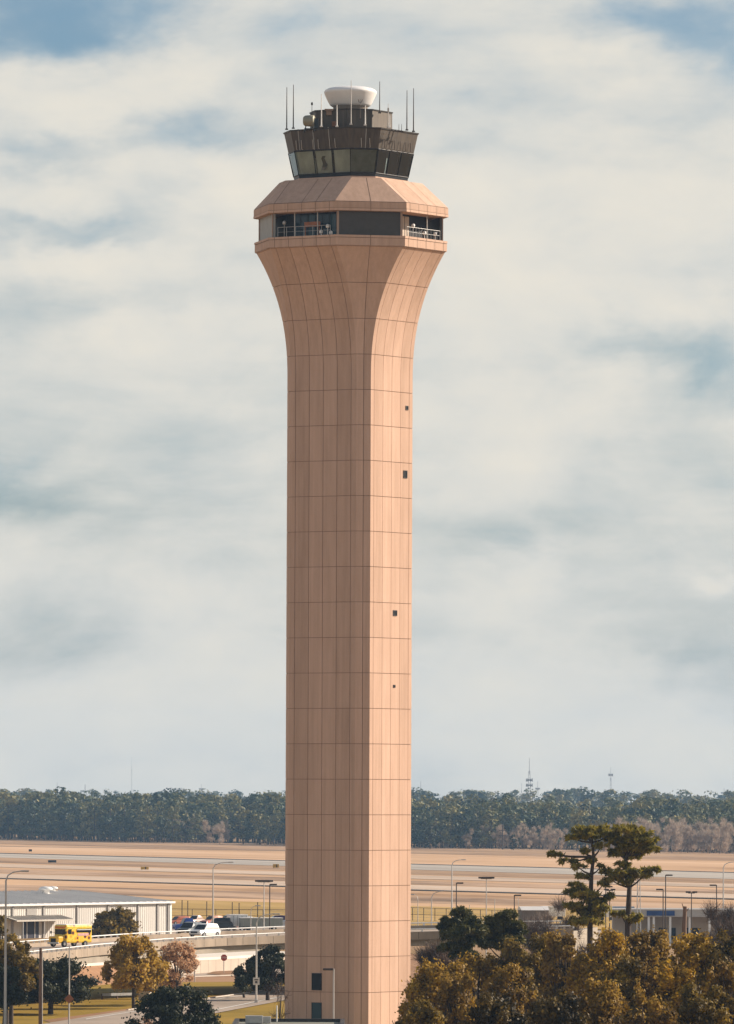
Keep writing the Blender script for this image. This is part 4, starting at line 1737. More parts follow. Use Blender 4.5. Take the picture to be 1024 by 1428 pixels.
mb.box(((x0 + x1) / 2, -.08, at(920, 1273.6, dS).z), (x1 - x0, .12, .78))
mb.build("sign_panel", M_bluesign, o)
mb = MB()
mb.box((0, -.06, zt_ - .05), (tl + .2, .2, .16))
mb.build("fascia_cap", M_white, o)
for px in (905, 912, 935, 962, 990):
    mb = MB()
    mb.box((at(px, 1285, dS).x - mx, .5, zb_ / 2), (.35, .35, zb_))
    mb.build("column", M_white, o)
for px, w in ((926, 1.3), (940, 1.0), (967, 2.2)):
    mb = MB()
    mb.box((at(px, 1285, dS).x - mx, 4.45, 1.6), (w, .1, 2.0))
    mb.build("opening", M_galblk, o)
dS2 = 1260.0
o = thing("sign_canopy", Vector((at(870, 1266, dS2).x, dS2, 0)), "small far canopy with a light blue band left of the shelter, behind the pine trunk", "canopy")
H = at(870, 1264.0, dS2).z
mb = MB()
mb.box((0, 1.5, H - .35), (3.9, 3, .6), bev=.05)
mb.build("roof", mat("light_blue_band", (.08, .17, .26), .5), o)
for sx in (-1.7, 1.7):
    mb = MB()
    mb.tube([(sx, 1, 0), (sx, 1, H - .6)], .1, 6)
    mb.build("post", M_white, o)
car("parked_car", "grey car parked before the shelter near the right edge", "car", G(978, 1301), R(200), 4.4, 1.8, 1.6, paint("dull_car_paint", (.25, .25, .25)), "suv")

# ================================================================== FENCES
def fence(pxs, y0, y1, h, label, step, tall=()):
    a, b = G(pxs[0], y0), G(pxs[1], y1)
    d = b - a
    o = thing("chain_link_fence", (a + b) / 2, label, "fence", rz=math.atan2(d.y, d.x))
    n = int(d.length / step)
    first = None
    for i in range(n + 1):
        if first is None:
            mb = MB()
            mb.tube([(0, 0, 0), (0, 0, h)], .07, 6)
            first = ob = mb.build("post", M_dark_pole, o)
        else:
            ob = first.copy()
            COL.objects.link(ob)
            ob.parent = o
        ob.location = (-d.length / 2 + d.length * i / n, 0, 0)
    mb = MB()
    for z in (h, h * .5):
        mb.tube([(-d.length / 2, 0, z), (d.length / 2, 0, z)], .05, 5)
    mb.build("rail", M_dark_pole, o)
    mb = MB()
    for k in range(5):
        z = h * (.1 + .2 * k)
        mb.box((0, 0, z), (d.length, .02, .03))
    mb.build("wires", M_steel, o)
    return o


fence((170, 400), 1284.5, 1286.5, 2.4, "perimeter fence behind the parked vehicles left of the tower", 4.5)
fence((560, 735), 1284.0, 1290.0, 2.6, "perimeter fence on the yellow grass right of the tower", 4.0)
k_ = 0
for px, yt, yb in ((254, 1255, 1284), (262, 1256, 1284), (288.5, 1257, 1284), (324, 1258, 1284.5), (333.5, 1259, 1285), (359.5, 1258, 1285.5)):
    p = G(px, yb)
    o = thing("fence_pole", p, "slim dark pole along the perimeter fence left of the tower", "pole", "slim dark poles by the fence left of the tower")
    H = at(px, yt, p.y).z
    mb = MB()
    mb.tube([(0, 0, 0), (0, 0, H)], .09, 6)
    mb.build("pole", M_dark_pole, o)
for px, yt, yb in ((707, 1265, 1292), (655, 1262, 1286), (690, 1254, 1284), (723, 1252, 1285)):
    p = G(px, yb)
    o = thing("fence_pole", p, "slim pole along the yellow grass right of the tower", "pole", "slim poles by the fence right of the tower")
    H = at(px, yt, p.y).z
    mb = MB()
    mb.tube([(0, 0, 0), (0, 0, H)], .07, 6)
    mb.build("pole", M_lamp_pole, o)

# ================================================================== AIRFIELD SIGNS, FAR MASTS
def field_sign(px, yb, w, h, label, m, panels=1):
    p = G(px, yb)
    o = thing("airfield_sign", p, label, "airfield sign")
    k = p.y / FPX
    W_, H_ = w * k, h * k
    mb = MB()
    mb.box((0, 0, .35 + H_ / 2), (W_, .3, H_), bev=.04)
    mb.build("sign_panel", m, o)
    for sx in (-.4, .4):
        mb = MB()
        mb.tube([(sx * W_, 0, 0), (sx * W_, 0, .4)], .08, 6)
        mb.build("leg", M_steel, o)
    if panels == 2:
        mb = MB()
        mb.box((W_ * .12, -.18, .35 + H_ / 2), (W_ * .14, .05, H_ * .8))
        mb.build("black_panel", M_galblk, o)
    return o


M_ysign = mat("yellow_airfield_sign", (.55, .33, .03), .5)
field_sign(73, 1204.2, 11.5, 3.4, "wide black airfield sign on the grass beyond the runway at left", M_galblk)
field_sign(42.5, 1188.5, 4.5, 3.0, "small dark airfield sign nearest the forest at left", M_galblk)
field_sign(202, 1214, 11, 3.8, "yellow airfield sign above the warehouse roof", M_ysign, 2)
field_sign(385, 1211.5, 8.5, 5.0, "yellow airfield sign with a dark gap close to the tower's left side", M_ysign, 2)


def lattice(px, ytop, d, w, label, plats=(), m=None, name="radio_mast"):
    top = at(px, ytop, d)
    o = thing(name, Vector((top.x, d, 0)), label, "radio mast")
    H = top.z
    mb = MB()
    n = 10
    for sx, sy in ((-1, -1), (1, -1), (1, 1), (-1, 1)):
        mb.tube([(sx * w, sy * w, 0), (sx * w * .45, sy * w * .45, H * .8)], w * .11, 4)
    for i in range(n):
        z0_, z1_ = H * .8 * i / n, H * .8 * (i + 1) / n
        a0_, a1_ = w * (1 - .55 * i / n), w * (1 - .55 * (i + 1) / n)
        mb.tube([(-a0_, -a0_, z0_), (a1_, -a1_, z1_)], w * .06, 4)
        mb.tube([(a0_, -a0_, z0_), (-a1_, -a1_, z1_)], w * .06, 4)
    mb.tube([(0, 0, H * .75), (0, 0, H)], [w * .22, w * .12], 5)
    mb.build("lattice_body", m or M_farmast, o)
    for z in plats:
        q = MB()
        q.box((0, 0, z * H), (w * 3.4, w * 3.4, H * .02))
        for k in range(6):
            a = k * PI / 3
            q.box((w * 1.8 * math.cos(a), w * 1.8 * math.sin(a), z * H), (w * .5, w * .5, H * .05))
        q.build("antenna_platform", m or M_farmast, o)


M_farmast = mat("grey_mast_steel", (.30, .32, .34), .6, .2)
lattice(738.5, 1057, 6400, 1.5, "tall lattice radio mast with round platforms above the forest right of the tower", (.66, .58, .45))
lattice(852, 1070, 6800, 1.1, "slim radio mast with a small top platform above the forest, left of the right edge", (.86,))
lattice(587, 1089, 7000, 1.4, "short lattice mast just above the forest beside the tower", ())
lattice(727.5, 1092, 7200, 1.0, "small mast left of the tall radio mast", ())
lattice(750, 1089, 7300, 1.2, "small pale mast right of the tall radio mast", (.8,))
lattice(281, 1093, 7400, 1.2, "small mast above the forest left of the tower", (.85,))
lattice(80, 1091, 7400, 1.6, "leaning-looking far mast above the forest at left", ())
lattice(119, 1094, 7400, 2.4, "wide far pylon above the forest at left", (.8,))
lattice(1010, 1099, 7400, 1.6, "far pylon above the forest at the right edge", (.85,))
lattice(184, 1056, 7700, .6, "very faint thin mast high above the forest at left", ())
for px, yt, yb in ((701, 1149, 1185), (765, 1149, 1183)):
    p = G(px, yb)
    o = thing("utility_pole", p, "dark pole with crossarms before the bare trees, left of the pair" if px < 730 else "dark plain pole before the bare trees, right of the pair", "utility pole")
    H = at(px, yt, p.y).z
    mb = MB()
    mb.tube([(0, 0, 0), (0, 0, H)], [.32, .24], 6)
    mb.build("pole", M_dark_pole, o)
    mb = MB()
    for z in (.55, .75):
        mb.box((0, 0, H * z), (3.4 if px < 730 else 1.2, .3, .3))
    mb.build("crossarm", M_dark_pole, o)

# ================================================================== LOW BUILDING AT THE TOWER FOOT
zr = 3.2
pa, pb = at(331, 1420.5, 655), at(478, 1420.5, 655)
zr = (pa.z + pb.z) / 2
o = thing("service_building", Vector(((pa.x + pb.x) / 2, 640, 0)), "low flat-roofed service building with dark coping at the foot of the tower", "building")
w = pb.x - pa.x
mb = MB()
mb.box((0, 0, (zr - .3) / 2), (w, 30, zr - .3))
mb.build("wall", mat("olive_grey_wall", (.20, .20, .16), .8, var=.1, scale=.4), o)
mb = MB()
mb.box((0, 15, zr - .2), (w + .4, .5, .4))
mb.box((0, -15, zr - .2), (w + .4, .5, .4))
mb.box((-w / 2, 0, zr - .2), (.4, 29.5, .4))
mb.box((w / 2, 0, zr - .2), (.4, 29.5, .4))
mb.build("coping", mat("dark_coping", (.03, .028, .028), .6), o)
mb = MB()
mb.box((-w * .33, 9, zr + .1), (1.6, 1.2, .7), bev=.04)
mb.box((-w * .22, 10, zr + .05), (.9, .9, .6), bev=.04)
mb.build("roof_unit", M_steel, o)
mb = MB()
mb.tube([(-w * .12, 12, zr - .2), (-w * .12, 12, zr + 1.3)], .06, 6)
mb.build("vent_pipe", M_white, o)

# ================================================================== TREES
F_gold = foliage("golden_oak_leaves", (.045, .028, .006), (.25, .150, .016), (.50, .31, .03), .4)
F_gold2 = foliage("russet_oak_leaves", (.04, .025, .008), (.185, .110, .020), (.38, .24, .04), .4)
F_olive = foliage("olive_gold_leaves", (.028, .022, .006), (.125, .085, .015), (.30, .20, .027), .35)
F_shade_brown = foliage("shade_darkened_olive_leaves", (.012, .010, .004), (.050, .036, .010), (.15, .10, .018), .25)  # leaf colour darkened to paint the front crowns' shaded sides
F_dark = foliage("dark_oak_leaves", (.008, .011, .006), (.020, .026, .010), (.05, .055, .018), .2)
F_pine = foliage("pine_needles", (.026, .029, .008), (.15, .135, .020), (.38, .30, .04), .4)
F_pine2 = foliage("dark_pine_needles", (.014, .020, .010), (.045, .052, .016), (.12, .11, .025), .25)
F_yellow = foliage("yellow_autumn_leaves", (.12, .075, .012), (.36, .225, .03), (.58, .38, .065), .45)
F_pink = foliage("pinkish_autumn_leaves", (.24, .13, .065), (.52, .31, .17), (.68, .44, .26), .45)
F_twig = foliage("grey_bare_twigs", (.12, .09, .07), (.22, .165, .13), (.32, .25, .20), .1)
F_twigd = foliage("dark_bare_twigs", (.04, .028, .022), (.085, .058, .044), (.17, .115, .08), .1)


def crown_clumps(rng, w, h, base, n, rel=.36, tall=None):
    """clump ellipsoids filling an uneven dome of half-width w and height h starting at base"""
    out = []
    for i in range(n):
        for _ in range(30):
            a = rng.uniform(0, 2 * PI)
            t = rng.uniform(0, 1)
            r = w * math.sqrt(rng.uniform(0.05, 1)) * (1 - .55 * t ** 2.2) * (.55 + .45 * min(1, t * 4 + .2))
            x, y, z = r * math.cos(a), r * math.sin(a), base + h * t * .88
            s_ = rel * w * rng.uniform(.6, 1.15)
            if all((x - c[0]) ** 2 + (y - c[1]) ** 2 + (z - c[2]) ** 2 > (.38 * (s_ + c[3])) ** 2 for c in out):
                break
        out.append((x, y, z, s_, s_, s_ * (rng.uniform(.62, .9) if tall is None else tall * rng.uniform(.8, 1.2))))
    return out


def limbs(mb, rng, clumps, H0, r0, lean=(0, 0)):
    """tapered trunk with limbs reaching into the clumps"""
    tb = Vector((0, 0, 0))
    tt = Vector((lean[0], lean[1], H0))
    mb.tube([tb, tb.lerp(tt, .5) + Vector((rng.uniform(-.1, .1), rng.uniform(-.1, .1), 0)), tt], [r0 * 1.25, r0, r0 * .75], 8)
    for c in clumps:
        e = Vector(c[:3])
        st = tb.lerp(tt, rng.uniform(.72, 1.0))
        mid = st.lerp(e, .5) + Vector((0, 0, (e - st).length * .12))
        mb.tube([st, mid, e], [r0 * .42, r0 * .26, r0 * .08], 5, cap=False)


def broad_tree(name, base, label, w, h, leaves, size, F, seed, trunk_h=None, n=22, r0=None, group=None, M_b=None, twigs=0, rel=.36, cbase=None, cat="tree", shell=.5, tall=None):
    rng = np.random.default_rng(seed)
    o = thing(name, base, label, cat, group)
    cb = cbase if cbase is not None else h * .28
    cl = crown_clumps(rng, w, h - cb, cb + .05 * h, n, rel, tall)
    mb = MB()
    limbs(mb, rng, cl, trunk_h or cb * 1.2, r0 or h * .026)
    mb.build("trunk", M_b or M_bark, o)
    V, t = leaf_quads(cl, leaves, size, rng, shell=shell)
    quads_object("crown", V, t, F, o)
    if twigs:
        V, t = twig_quads(cl, twigs, size * 4, size * .22, rng)
        quads_object("twigs", V, t, F_twigd, o)
    return o


def tree_at(px, ytop, d, wpx, label, leaves, size, F, seed, name="oak_tree", **k):
    top = at(px, ytop, d)
    return broad_tree(name, Vector((top.x, d, 0)), label, wpx * d / FPX, top.z, leaves, size, F, seed, **k)


# -- right foreground mass of autumn oaks
gr = "autumn oaks massed at the lower right"
spec = [
    # px, ytop, d, half width px, F, label
    (616, 1346, 560, 66, F_gold, "golden oak overlapping the tower's lower right edge, leftmost of the oaks"),
    (668, 1330, 600, 52, F_gold, "golden oak just below the dark pines right of the tower"),
    (738, 1303, 600, 60, F_olive, "olive gold oak below the bare bush and white cabin"),
    (790, 1299, 585, 52, F_gold2, "russet oak at the foot of the left tall pine"),
    (845, 1294, 570, 60, F_gold, "golden oak at the foot of the right tall pine"),
    (906, 1297, 575, 54, F_gold2, "russet gold oak below the blue sign"),
    (966, 1300, 560, 56, F_gold, "golden oak below the dead trunk"),
    (1022, 1292, 560, 60, F_olive, "olive gold oak at the right edge below the bare bush"),
    (1085, 1300, 570, 60, F_gold, "golden oak just outside the right edge"),
]
for i, (px, yt, d_, wp, F, lb) in enumerate(spec):
    tree_at(px, yt, d_, wp, lb, 40000, .17, F, 100 + i, n=95, rel=.17, cbase=2.0, twigs=900, shell=.0, tall=1.35)
spec = [
    (640, 1356, 530, 40, F_gold2, "russet oak in the middle row between the two leftmost golden oaks"),
    (712, 1344, 535, 46, F_gold2, "russet oak in the middle row below the olive gold oak by the white cabin"),
    (868, 1334, 525, 46, F_olive, "olive oak in the middle row between the right tall pine and the blue sign"),
    (944, 1336, 525, 46, F_gold, "golden oak in the middle row below the dead trunk's left side"),
    (1012, 1334, 525, 44, F_gold2, "russet oak in the middle row at the right edge"),
    (590, 1392, 500, 52, F_olive, "lower olive gold oak at the tower's foot, bottom of the frame"),  # front row: darker leaf colours paint in shade between crowns
    (690, 1386, 470, 62, F_shade_brown, "shade-darkened brown-olive oak at the bottom right of the leftmost golden oaks"),
    (772, 1376, 475, 58, F_shade_brown, "shade-darkened brown-olive oak at the bottom below the left tall pine"),
    (842, 1362, 480, 56, F_gold2, "russet oak in the front row, bottom, below the right tall pine"),
    (912, 1382, 470, 50, F_gold2, "small russet oak in the front row at the bottom below the blue sign"),
    (985, 1374, 475, 60, F_olive, "shade-darkened olive oak filling the lower right corner"),
]
for i, (px, yt, d_, wp, F, lb) in enumerate(spec):
    tree_at(px, yt, d_, wp, lb, 32000, .155, F, 140 + i, n=85, rel=.18, cbase=2.0, twigs=700, shell=.0, tall=1.3)


# -- the two tall pines (clumps read off the photo, with depth of their own)
def pine_from_photo(px, ybase_hint, d, trunk, clumps, label, F, seed, leaves, size, r0, wk=1.22):
    rng = np.random.default_rng(seed)
    b = at(px, 1300, d)
    o = thing("pine_tree", Vector((b.x, d, 0)), label, "tree")
    org = Vector((b.x, d, 0))
    k = d / FPX
    cl = []
    tr = [at(x, y, d) - org for x, y in trunk]
    tr = [Vector((tr[0].x, 0, 0))] + tr
    mb = MB()
    nr = len(tr)
    mb.tube(tr, [r0 * (1.15 - .85 * i / (nr - 1)) for i in range(nr)], 8)
    for (x, y, rx, ry) in [(a_, b_, c_ * wk, d_ * wk) for a_, b_, c_, d_ in clumps]:
        p = at(x, y, d) - org
        dep = rng.uniform(-1, 1) * rx * k * .9
        n = max(4, int(rx * ry / 9))
        for _ in range(n):
            a_ = rng.uniform(0, 2 * PI)
            q_ = math.sqrt(rng.random()) * .85
            q = (p.x + q_ * math.cos(a_) * rx * k, dep + q_ * math.sin(a_) * rx * k, p.z + rng.uniform(-.45, .55) * ry * k * (1 - .5 * q_))
            w_ = rng.uniform(1.4, 3.4) * k
            cl.append((*q, w_ * 1.25, w_ * 1.25, w_ * .75))
        st = min(tr, key=lambda t: abs(t.z - (p.z - ry * k * 1.2)))
        e = Vector((p.x, dep, p.z - ry * k * .2))
        mb.tube([st, st.lerp(e, .55) + Vector((0, 0, -.1)), e], [r0 * .40, r0 * .3, r0 * .1], 6, cap=False)
    mb.build("trunk", M_bark, o)
    V, t = leaf_quads(cl, leaves, size, rng, aspect=4.2, flat=.3, shell=.05, tail=.55)
    quads_object("crown", V, t, F, o)
    return o


pine_from_photo(826, 1300, 640, [(823, 1290), (824, 1250), (825, 1220), (828, 1195), (826, 1175), (824, 1160)],
                [(815, 1158, 16, 7), (832, 1155, 15, 6), (800, 1168, 13, 5), (845, 1166, 10, 6), (822, 1166, 14, 5), (776, 1192, 9, 4), (793, 1200, 12, 5), (806, 1208, 11, 5),
                 (812, 1222, 9, 5), (805, 1232, 9, 4), (838, 1208, 6, 4), (815, 1248, 18, 7), (800, 1244, 12, 5), (830, 1256, 16, 8), (812, 1268, 18, 9), (828, 1275, 15, 8), (842, 1232, 7, 5), (806, 1284, 14, 7), (845, 1250, 8, 5), (770, 1190, 5, 3), (800, 1262, 14, 8), (820, 1285, 20, 8), (838, 1268, 12, 8), (812, 1240, 12, 6), (823, 1200, 9, 5), (838, 1180, 9, 5), (812, 1186, 8, 4)],
                "tall pine with an umbrella top and thin lower limbs, left of the two tall pines", F_pine, 31, 8500, .155, .25)
pine_from_photo(877, 1300, 640, [(876, 1290), (877, 1260), (878, 1238), (872, 1215), (874, 1195), (874, 1175), (872, 1158)],
                [(868, 1155, 16, 7), (886, 1160, 16, 8), (900, 1172, 15, 9), (860, 1172, 14, 8), (880, 1182, 18, 9), (905, 1184, 11, 7), (862, 1190, 12, 7), (853, 1163, 10, 6), (886, 1172, 16, 7), (880, 1195, 12, 5),
                 (850, 1216, 11, 6), (866, 1220, 16, 8), (884, 1222, 14, 7), (905, 1214, 13, 6), (916, 1211, 7, 4), (872, 1230, 10, 5), (852, 1226, 12, 5), (868, 1276, 13, 7), (884, 1280, 12, 7), (872, 1172, 20, 9), (893, 1163, 16, 8), (868, 1205, 10, 5), (895, 1188, 14, 6), (875, 1216, 16, 6), (898, 1220, 12, 5)],
                "tall full-crowned pine with a clear lower trunk, right of the two tall pines", F_pine, 32, 11000, .155, .27)
pine_from_photo(648, 1340, 640, [(645, 1335), (646, 1310), (645, 1285), (644, 1274)],
                [(643, 1272, 10, 6), (634, 1284, 14, 7), (655, 1284, 13, 7), (622, 1292, 11, 6), (645, 1296, 16, 8), (664, 1298, 13, 7), (630, 1304, 14, 7), (655, 1312, 16, 8), (640, 1318, 14, 8), (625, 1322, 11, 6), (648, 1330, 16, 7)],
                "dark bushy pine just right of the tower", F_pine2, 33, 14000, .17, .2, 1.4)
pine_from_photo(702, 1340, 645, [(702, 1340), (702, 1310), (703, 1290), (706, 1278)],
                [(706, 1276, 10, 6), (694, 1284, 12, 7), (716, 1290, 12, 7), (684, 1294, 14, 7), (705, 1298, 15, 8), (724, 1298, 8, 5), (690, 1308, 14, 7), (712, 1310, 13, 7), (676, 1302, 10, 6), (700, 1320, 12, 6), (680, 1316, 10, 6)],
                "dark pine with spreading limbs, right of the bushy pine near the tower", F_pine2, 34, 14000, .17, .2, 1.4)

# -- left trees
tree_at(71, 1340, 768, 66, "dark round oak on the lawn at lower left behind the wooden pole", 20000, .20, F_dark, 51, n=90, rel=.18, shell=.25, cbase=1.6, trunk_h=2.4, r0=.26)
tree_at(187, 1309, 790, 43, "golden yellow tree in front of the overpass", 11000, .24, F_yellow, 52, n=70, rel=.17, tall=1.2, cbase=2.2, trunk_h=3.0, r0=.17, twigs=500, name="autumn_tree", shell=.3)
tree_at(216, 1336, 800, 24, "smaller golden tree leaning into the taller golden tree", 5000, .24, F_yellow, 57, n=20, rel=.3, cbase=1.6, r0=.12, twigs=250, name="autumn_tree", shell=.3)
tree_at(248, 1314, 805, 36, "pinkish thin-leaved tree right of the golden tree", 5200, .19, F_pink, 53, n=34, rel=.25, cbase=2.0, trunk_h=3.0, r0=.13, twigs=900, name="autumn_tree", shell=.1)
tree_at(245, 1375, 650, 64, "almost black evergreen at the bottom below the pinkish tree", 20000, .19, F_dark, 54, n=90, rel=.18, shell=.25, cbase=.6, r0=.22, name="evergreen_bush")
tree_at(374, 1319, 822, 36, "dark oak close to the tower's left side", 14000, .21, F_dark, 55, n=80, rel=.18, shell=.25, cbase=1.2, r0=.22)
tree_at(341, 1345, 832, 17, "small dark oak at the left foot of the oak by the tower", 4500, .21, F_dark, 56, n=18, rel=.32, cbase=1.0, r0=.14)
tree_at(16, 1310, 735, 44, "olive gold tree at the left edge below the warehouse canopy", 12000, .22, F_olive, 58, n=70, rel=.18, shell=.25, cbase=3.0, r0=.22, twigs=300)
tree_at(4, 1278, 900, 20, "dark olive tree at the left edge beside the warehouse doorway", 5000, .25, F_olive, 59, n=20, rel=.3, cbase=2.5, r0=.2)
tree_at(8, 1352, 720, 30, "black shadowed tree at the lower left edge", 9000, .2, F_dark, 60, n=26, rel=.3, cbase=2.4, r0=.3)
tree_at(160, 1269, 1130, 40, "wide olive tree against the warehouse wall behind the bus", 9000, .36, F_olive, 61, n=70, rel=.17, shell=.25, cbase=.8, r0=.2)
tree_at(205, 1416, 655, 20, "pale dry shrub beside the almost black evergreen", 1500, .16, F_pink, 66, n=14, rel=.35, cbase=.3, r0=.06, twigs=600, name="shrub", cat="shrub", shell=.1)


# -- bare bushes near and mid
def bare(px, ytop, d, wpx, label, twigs, seed, F=F_twigd, name="bare_bush", ln=1.6, wd=.05, cat="bush", cbase=.3, leaves=0, group=None, n=18, rel=.4):
    rng = np.random.default_rng(seed)
    top = at(px, ytop, d)
    w, h = wpx * d / FPX, top.z
    o = thing(name, Vector((top.x, d, 0)), label, cat, group)
    cl = crown_clumps(rng, w, h - cbase, cbase, n, rel)
    mb = MB()
    limbs(mb, rng, cl, max(.6, h * .25), h * .018)
    mb.build("trunk", M_barkg if F is F_twig else M_bark, o)
    V, t = twig_quads(cl, twigs, ln, wd, rng)
    quads_object("crown", V, t, F, o)
    return o


bare(602, 1316, 770, 38, "dark bare bush at the tower's right side under the overpass", 7000, 71)
bare(632, 1330, 730, 34, "tangled bare bush below the bushy dark pine", 5500, 76)
bare(770, 1246, 900, 34, "wide grey bare tree before the white cabin", 4200, 72, F_twig, wd=.06, n=26, rel=.3)
bare(795, 1268, 860, 26, "grey bare bush left of the tall pine's foot", 2600, 73, F_twigd)
bare(748, 1278, 830, 46, "brown leafless shrubs under the grey bare tree", 6000, 77, F_twigd)
bare(1008, 1250, 830, 38, "bare tree with spreading twigs at the right edge", 4200, 74, F_twigd, n=26, rel=.3)
bare(1022, 1272, 800, 36, "dense dark bush at the right edge below the bare tree", 3000, 78, F_twigd)
bare(391, 1368, 700, 14, "small bare sapling at the tower's left foot", 260, 75, F_twigd, "bare_sapling", 1.3, .03, "sapling", n=10)

# ================================================================== FAR FOREST
F_for = foliage("forest_evergreen", (.008, .027, .022), (.062, .088, .034), (.235, .20, .06), .15)
F_forb = foliage("forest_bare_branches", (.26, .20, .155), (.44, .35, .27), (.56, .45, .35), .45)
E0, E1 = G(0, 1170.5), G(1024, 1191.5)
ed = (E1 - E0)
en = Vector((-ed.y, ed.x, 0)).normalized()
if en.y < 0:
    en = -en
rng = np.random.default_rng(11)
protos = []
for i in range(7):
    r2 = np.random.default_rng(200 + i)
    # unit-height tree: crown from .15 to 1
    cl = []
    nlev = 13
    pine = i < 4
    for j in range(nlev):
        t = r2.uniform(0, 1)
        rad = (.24 * (1 - .5 * t)) if not pine else (.21 * (1 - .35 * t))
        a = r2.uniform(0, 2 * PI)
        q = rad * math.sqrt(r2.uniform(.05, 1))
        s_ = r2.uniform(.07, .125)
        cl.append((q * math.cos(a), q * math.sin(a), .16 + .76 * t, s_ * 1.15, s_ * 1.15, s_ * .75))
    V, t = leaf_quads(cl, 340, .052, r2, aspect=1.4, flat=.35, shell=.55, tail=.12, jit=.35)
    # trunk as four thin quads
    tr = []
    for a in range(4):
        c0, s0, c1, s1 = math.cos(a * PI / 2), math.sin(a * PI / 2), math.cos((a + 1) * PI / 2), math.sin((a + 1) * PI / 2)
        tr.append([[.014 * c0, .014 * s0, 0], [.014 * c1, .014 * s1, 0], [.006 * c1, .006 * s1, .8], [.006 * c0, .006 * s0, .8]])
    protos.append((V, t, np.array(tr)))
VV, TT, MI = [], [], []


def plant(pos, h, wsc, i):
    V, t, tr = protos[i]
    a = rng.uniform(0, 2 * PI)
    c, s_ = math.cos(a), math.sin(a)
    Rm = np.array([[c, s_, 0], [-s_, c, 0], [0, 0, 1]])
    sc = np.array([h * wsc, h * wsc, h])
    off = np.array([pos.x, pos.y, 0])
    VV.append((V @ Rm) * sc + off)
    sh = rng.uniform(-.28, .30)
    TT.append(np.clip(.47 + (t - .47) * .6 + sh, 0, 1))
    MI.append(np.zeros(len(V)))
    VV.append(tr * sc + off)
    TT.append(np.full(4, .1))
    MI.append(np.ones(4))


LE = ed.length
bare_zone = lambda f: .285 < f < .385 or (.675 < f < .83) or f > .845
for row in range(9):
    dep = row * 11.0
    s_ = -.35 * LE
    while s_ < 1.3 * LE:
        f = s_ / LE
        p = E0 + ed.normalized() * s_ + en * (dep + rng.uniform(-5, 5) + (12 if bare_zone(f) else 0))
        h = (21.5 - 4.0 * min(1, max(0, f))) * rng.uniform(.80, 1.12) + row * .35
        h *= 1 + .15 * math.sin(f * 61 + row * .7) * math.sin(f * 23 + 1.3)
        if bare_zone(f) and row < 3:
            if row < 2:
                s_ += rng.uniform(6, 11)
                continue
            h *= rng.uniform(.5, .8)
        plant(p, h, rng.uniform(.85, 1.25), int(rng.integers(0, 7)))
        s_ += rng.uniform(6, 11)
for _ in range(420):                       # deeper into the wood, canopy only shows
    f = rng.uniform(-.35, 1.3)
    p = E0 + ed * f + en * rng.uniform(100, 520)
    plant(p, rng.uniform(17.5, 26.5), rng.uniform(.9, 1.5), int(rng.integers(0, 7)))
V = np.concatenate(VV)
o = quads_object("far_woodland", V, np.concatenate(TT), [F_for, M_bark], None, mi=np.concatenate(MI))
tag(o, "dense dark green wood along the far side of the airfield", "woodland", kind="stuff")
# second wood on the skyline, kilometres further
VV, TT, MI = [], [], []
for _ in range(520):
    y_ = rng.uniform(5200, 7600)
    x_ = rng.uniform(-.12, .12) * y_
    b_ = 29 if x_ > 0 else 27.5
    plant(Vector((x_, y_, 0)), rng.uniform(b_ - 3, b_ + 3.5), rng.uniform(1.0, 1.6), int(rng.integers(0, 7)))
o = quads_object("skyline_woodland", np.concatenate(VV), np.concatenate(TT), [F_for, M_bark], None, mi=np.concatenate(MI))
tag(o, "hazy blue wood on the skyline behind the nearer wood", "woodland", kind="stuff")

# individual trees one can pick out along the wood's edge
bp = []
for i in range(3):
    r2 = np.random.default_rng(300 + i)
    cl = crown_clumps(r2, .30, .85, .12, 12, .38)
    V, t = twig_quads(cl, 1500, .12, .007, r2, up=.9)
    me_o = quads_object("crown", V, t, F_forb)
    mb = MB()
    limbs(mb, r2, cl, .35, .014)
    tr_o = mb.build("trunk", M_barkg)
    bp.append((me_o, tr_o))
zones = [(232, 318, 9, "grey bare tree in the pale clump at the wood's edge left of the tower", 1134, 1171),
         (625, 790, 20, "grey bare tree in the long leafless row right of the tower", 1146, 1184),
         (826, 1024, 26, "grey bare tree in the leafless row behind the tall pines at right", 1137, 1188),
         (604, 622, 3, "grey bare tree in the small leafless clump nearest the tower's right side", 1135, 1183)]
used = set()
for (xa, xb, n, lb, yt, yb) in zones:
    for i in range(n):
        px = xa + (xb - xa) * (i + rng.uniform(.2, .8)) / n
        e = E0 + ed * (px / 1024)
        e = G(px, 1170.5 + 21 * px / 1024 - rng.uniform(0, 1.6))
        h = at(px, yt + rng.uniform(-4, 10), e.y).z
        k = int(rng.integers(0, 3))
        o = thing("bare_tree", e, lb, "tree", lb.replace("grey bare tree", "grey bare trees"), rz=rng.uniform(0, 6))
        o.scale = (h * rng.uniform(.75, 1.05), h * rng.uniform(.75, 1.05), h)
        for src in bp[k]:
            if src.name in used:
                c = src.copy()
                COL.objects.link(c)
            else:
                c = src
                used.add(src.name)
            c.parent = o
for me_o, tr_o in bp:
    for s_ in (me_o, tr_o):
        if s_.parent is None:
            bpy.data.objects.remove(s_)


def single(px, ytop, ybot, label, F, seed, wf=.3, name="edge_tree", n=700, size=.06):
    r2 = np.random.default_rng(seed)
    b_ = G(px, ybot)
    h = at(px, ytop, b_.y).z
    o = thing(name, b_, label, "tree")
    cl = crown_clumps(r2, wf * h, h * .85, h * .12, 16, .34)
    mb = MB()
    limbs(mb, r2, cl, h * .3, h * .02)
    mb.build("trunk", M_bark, o)
    V, t = leaf_quads(cl, n, size * h, r2)
    quads_object("crown", V, t, F, o)


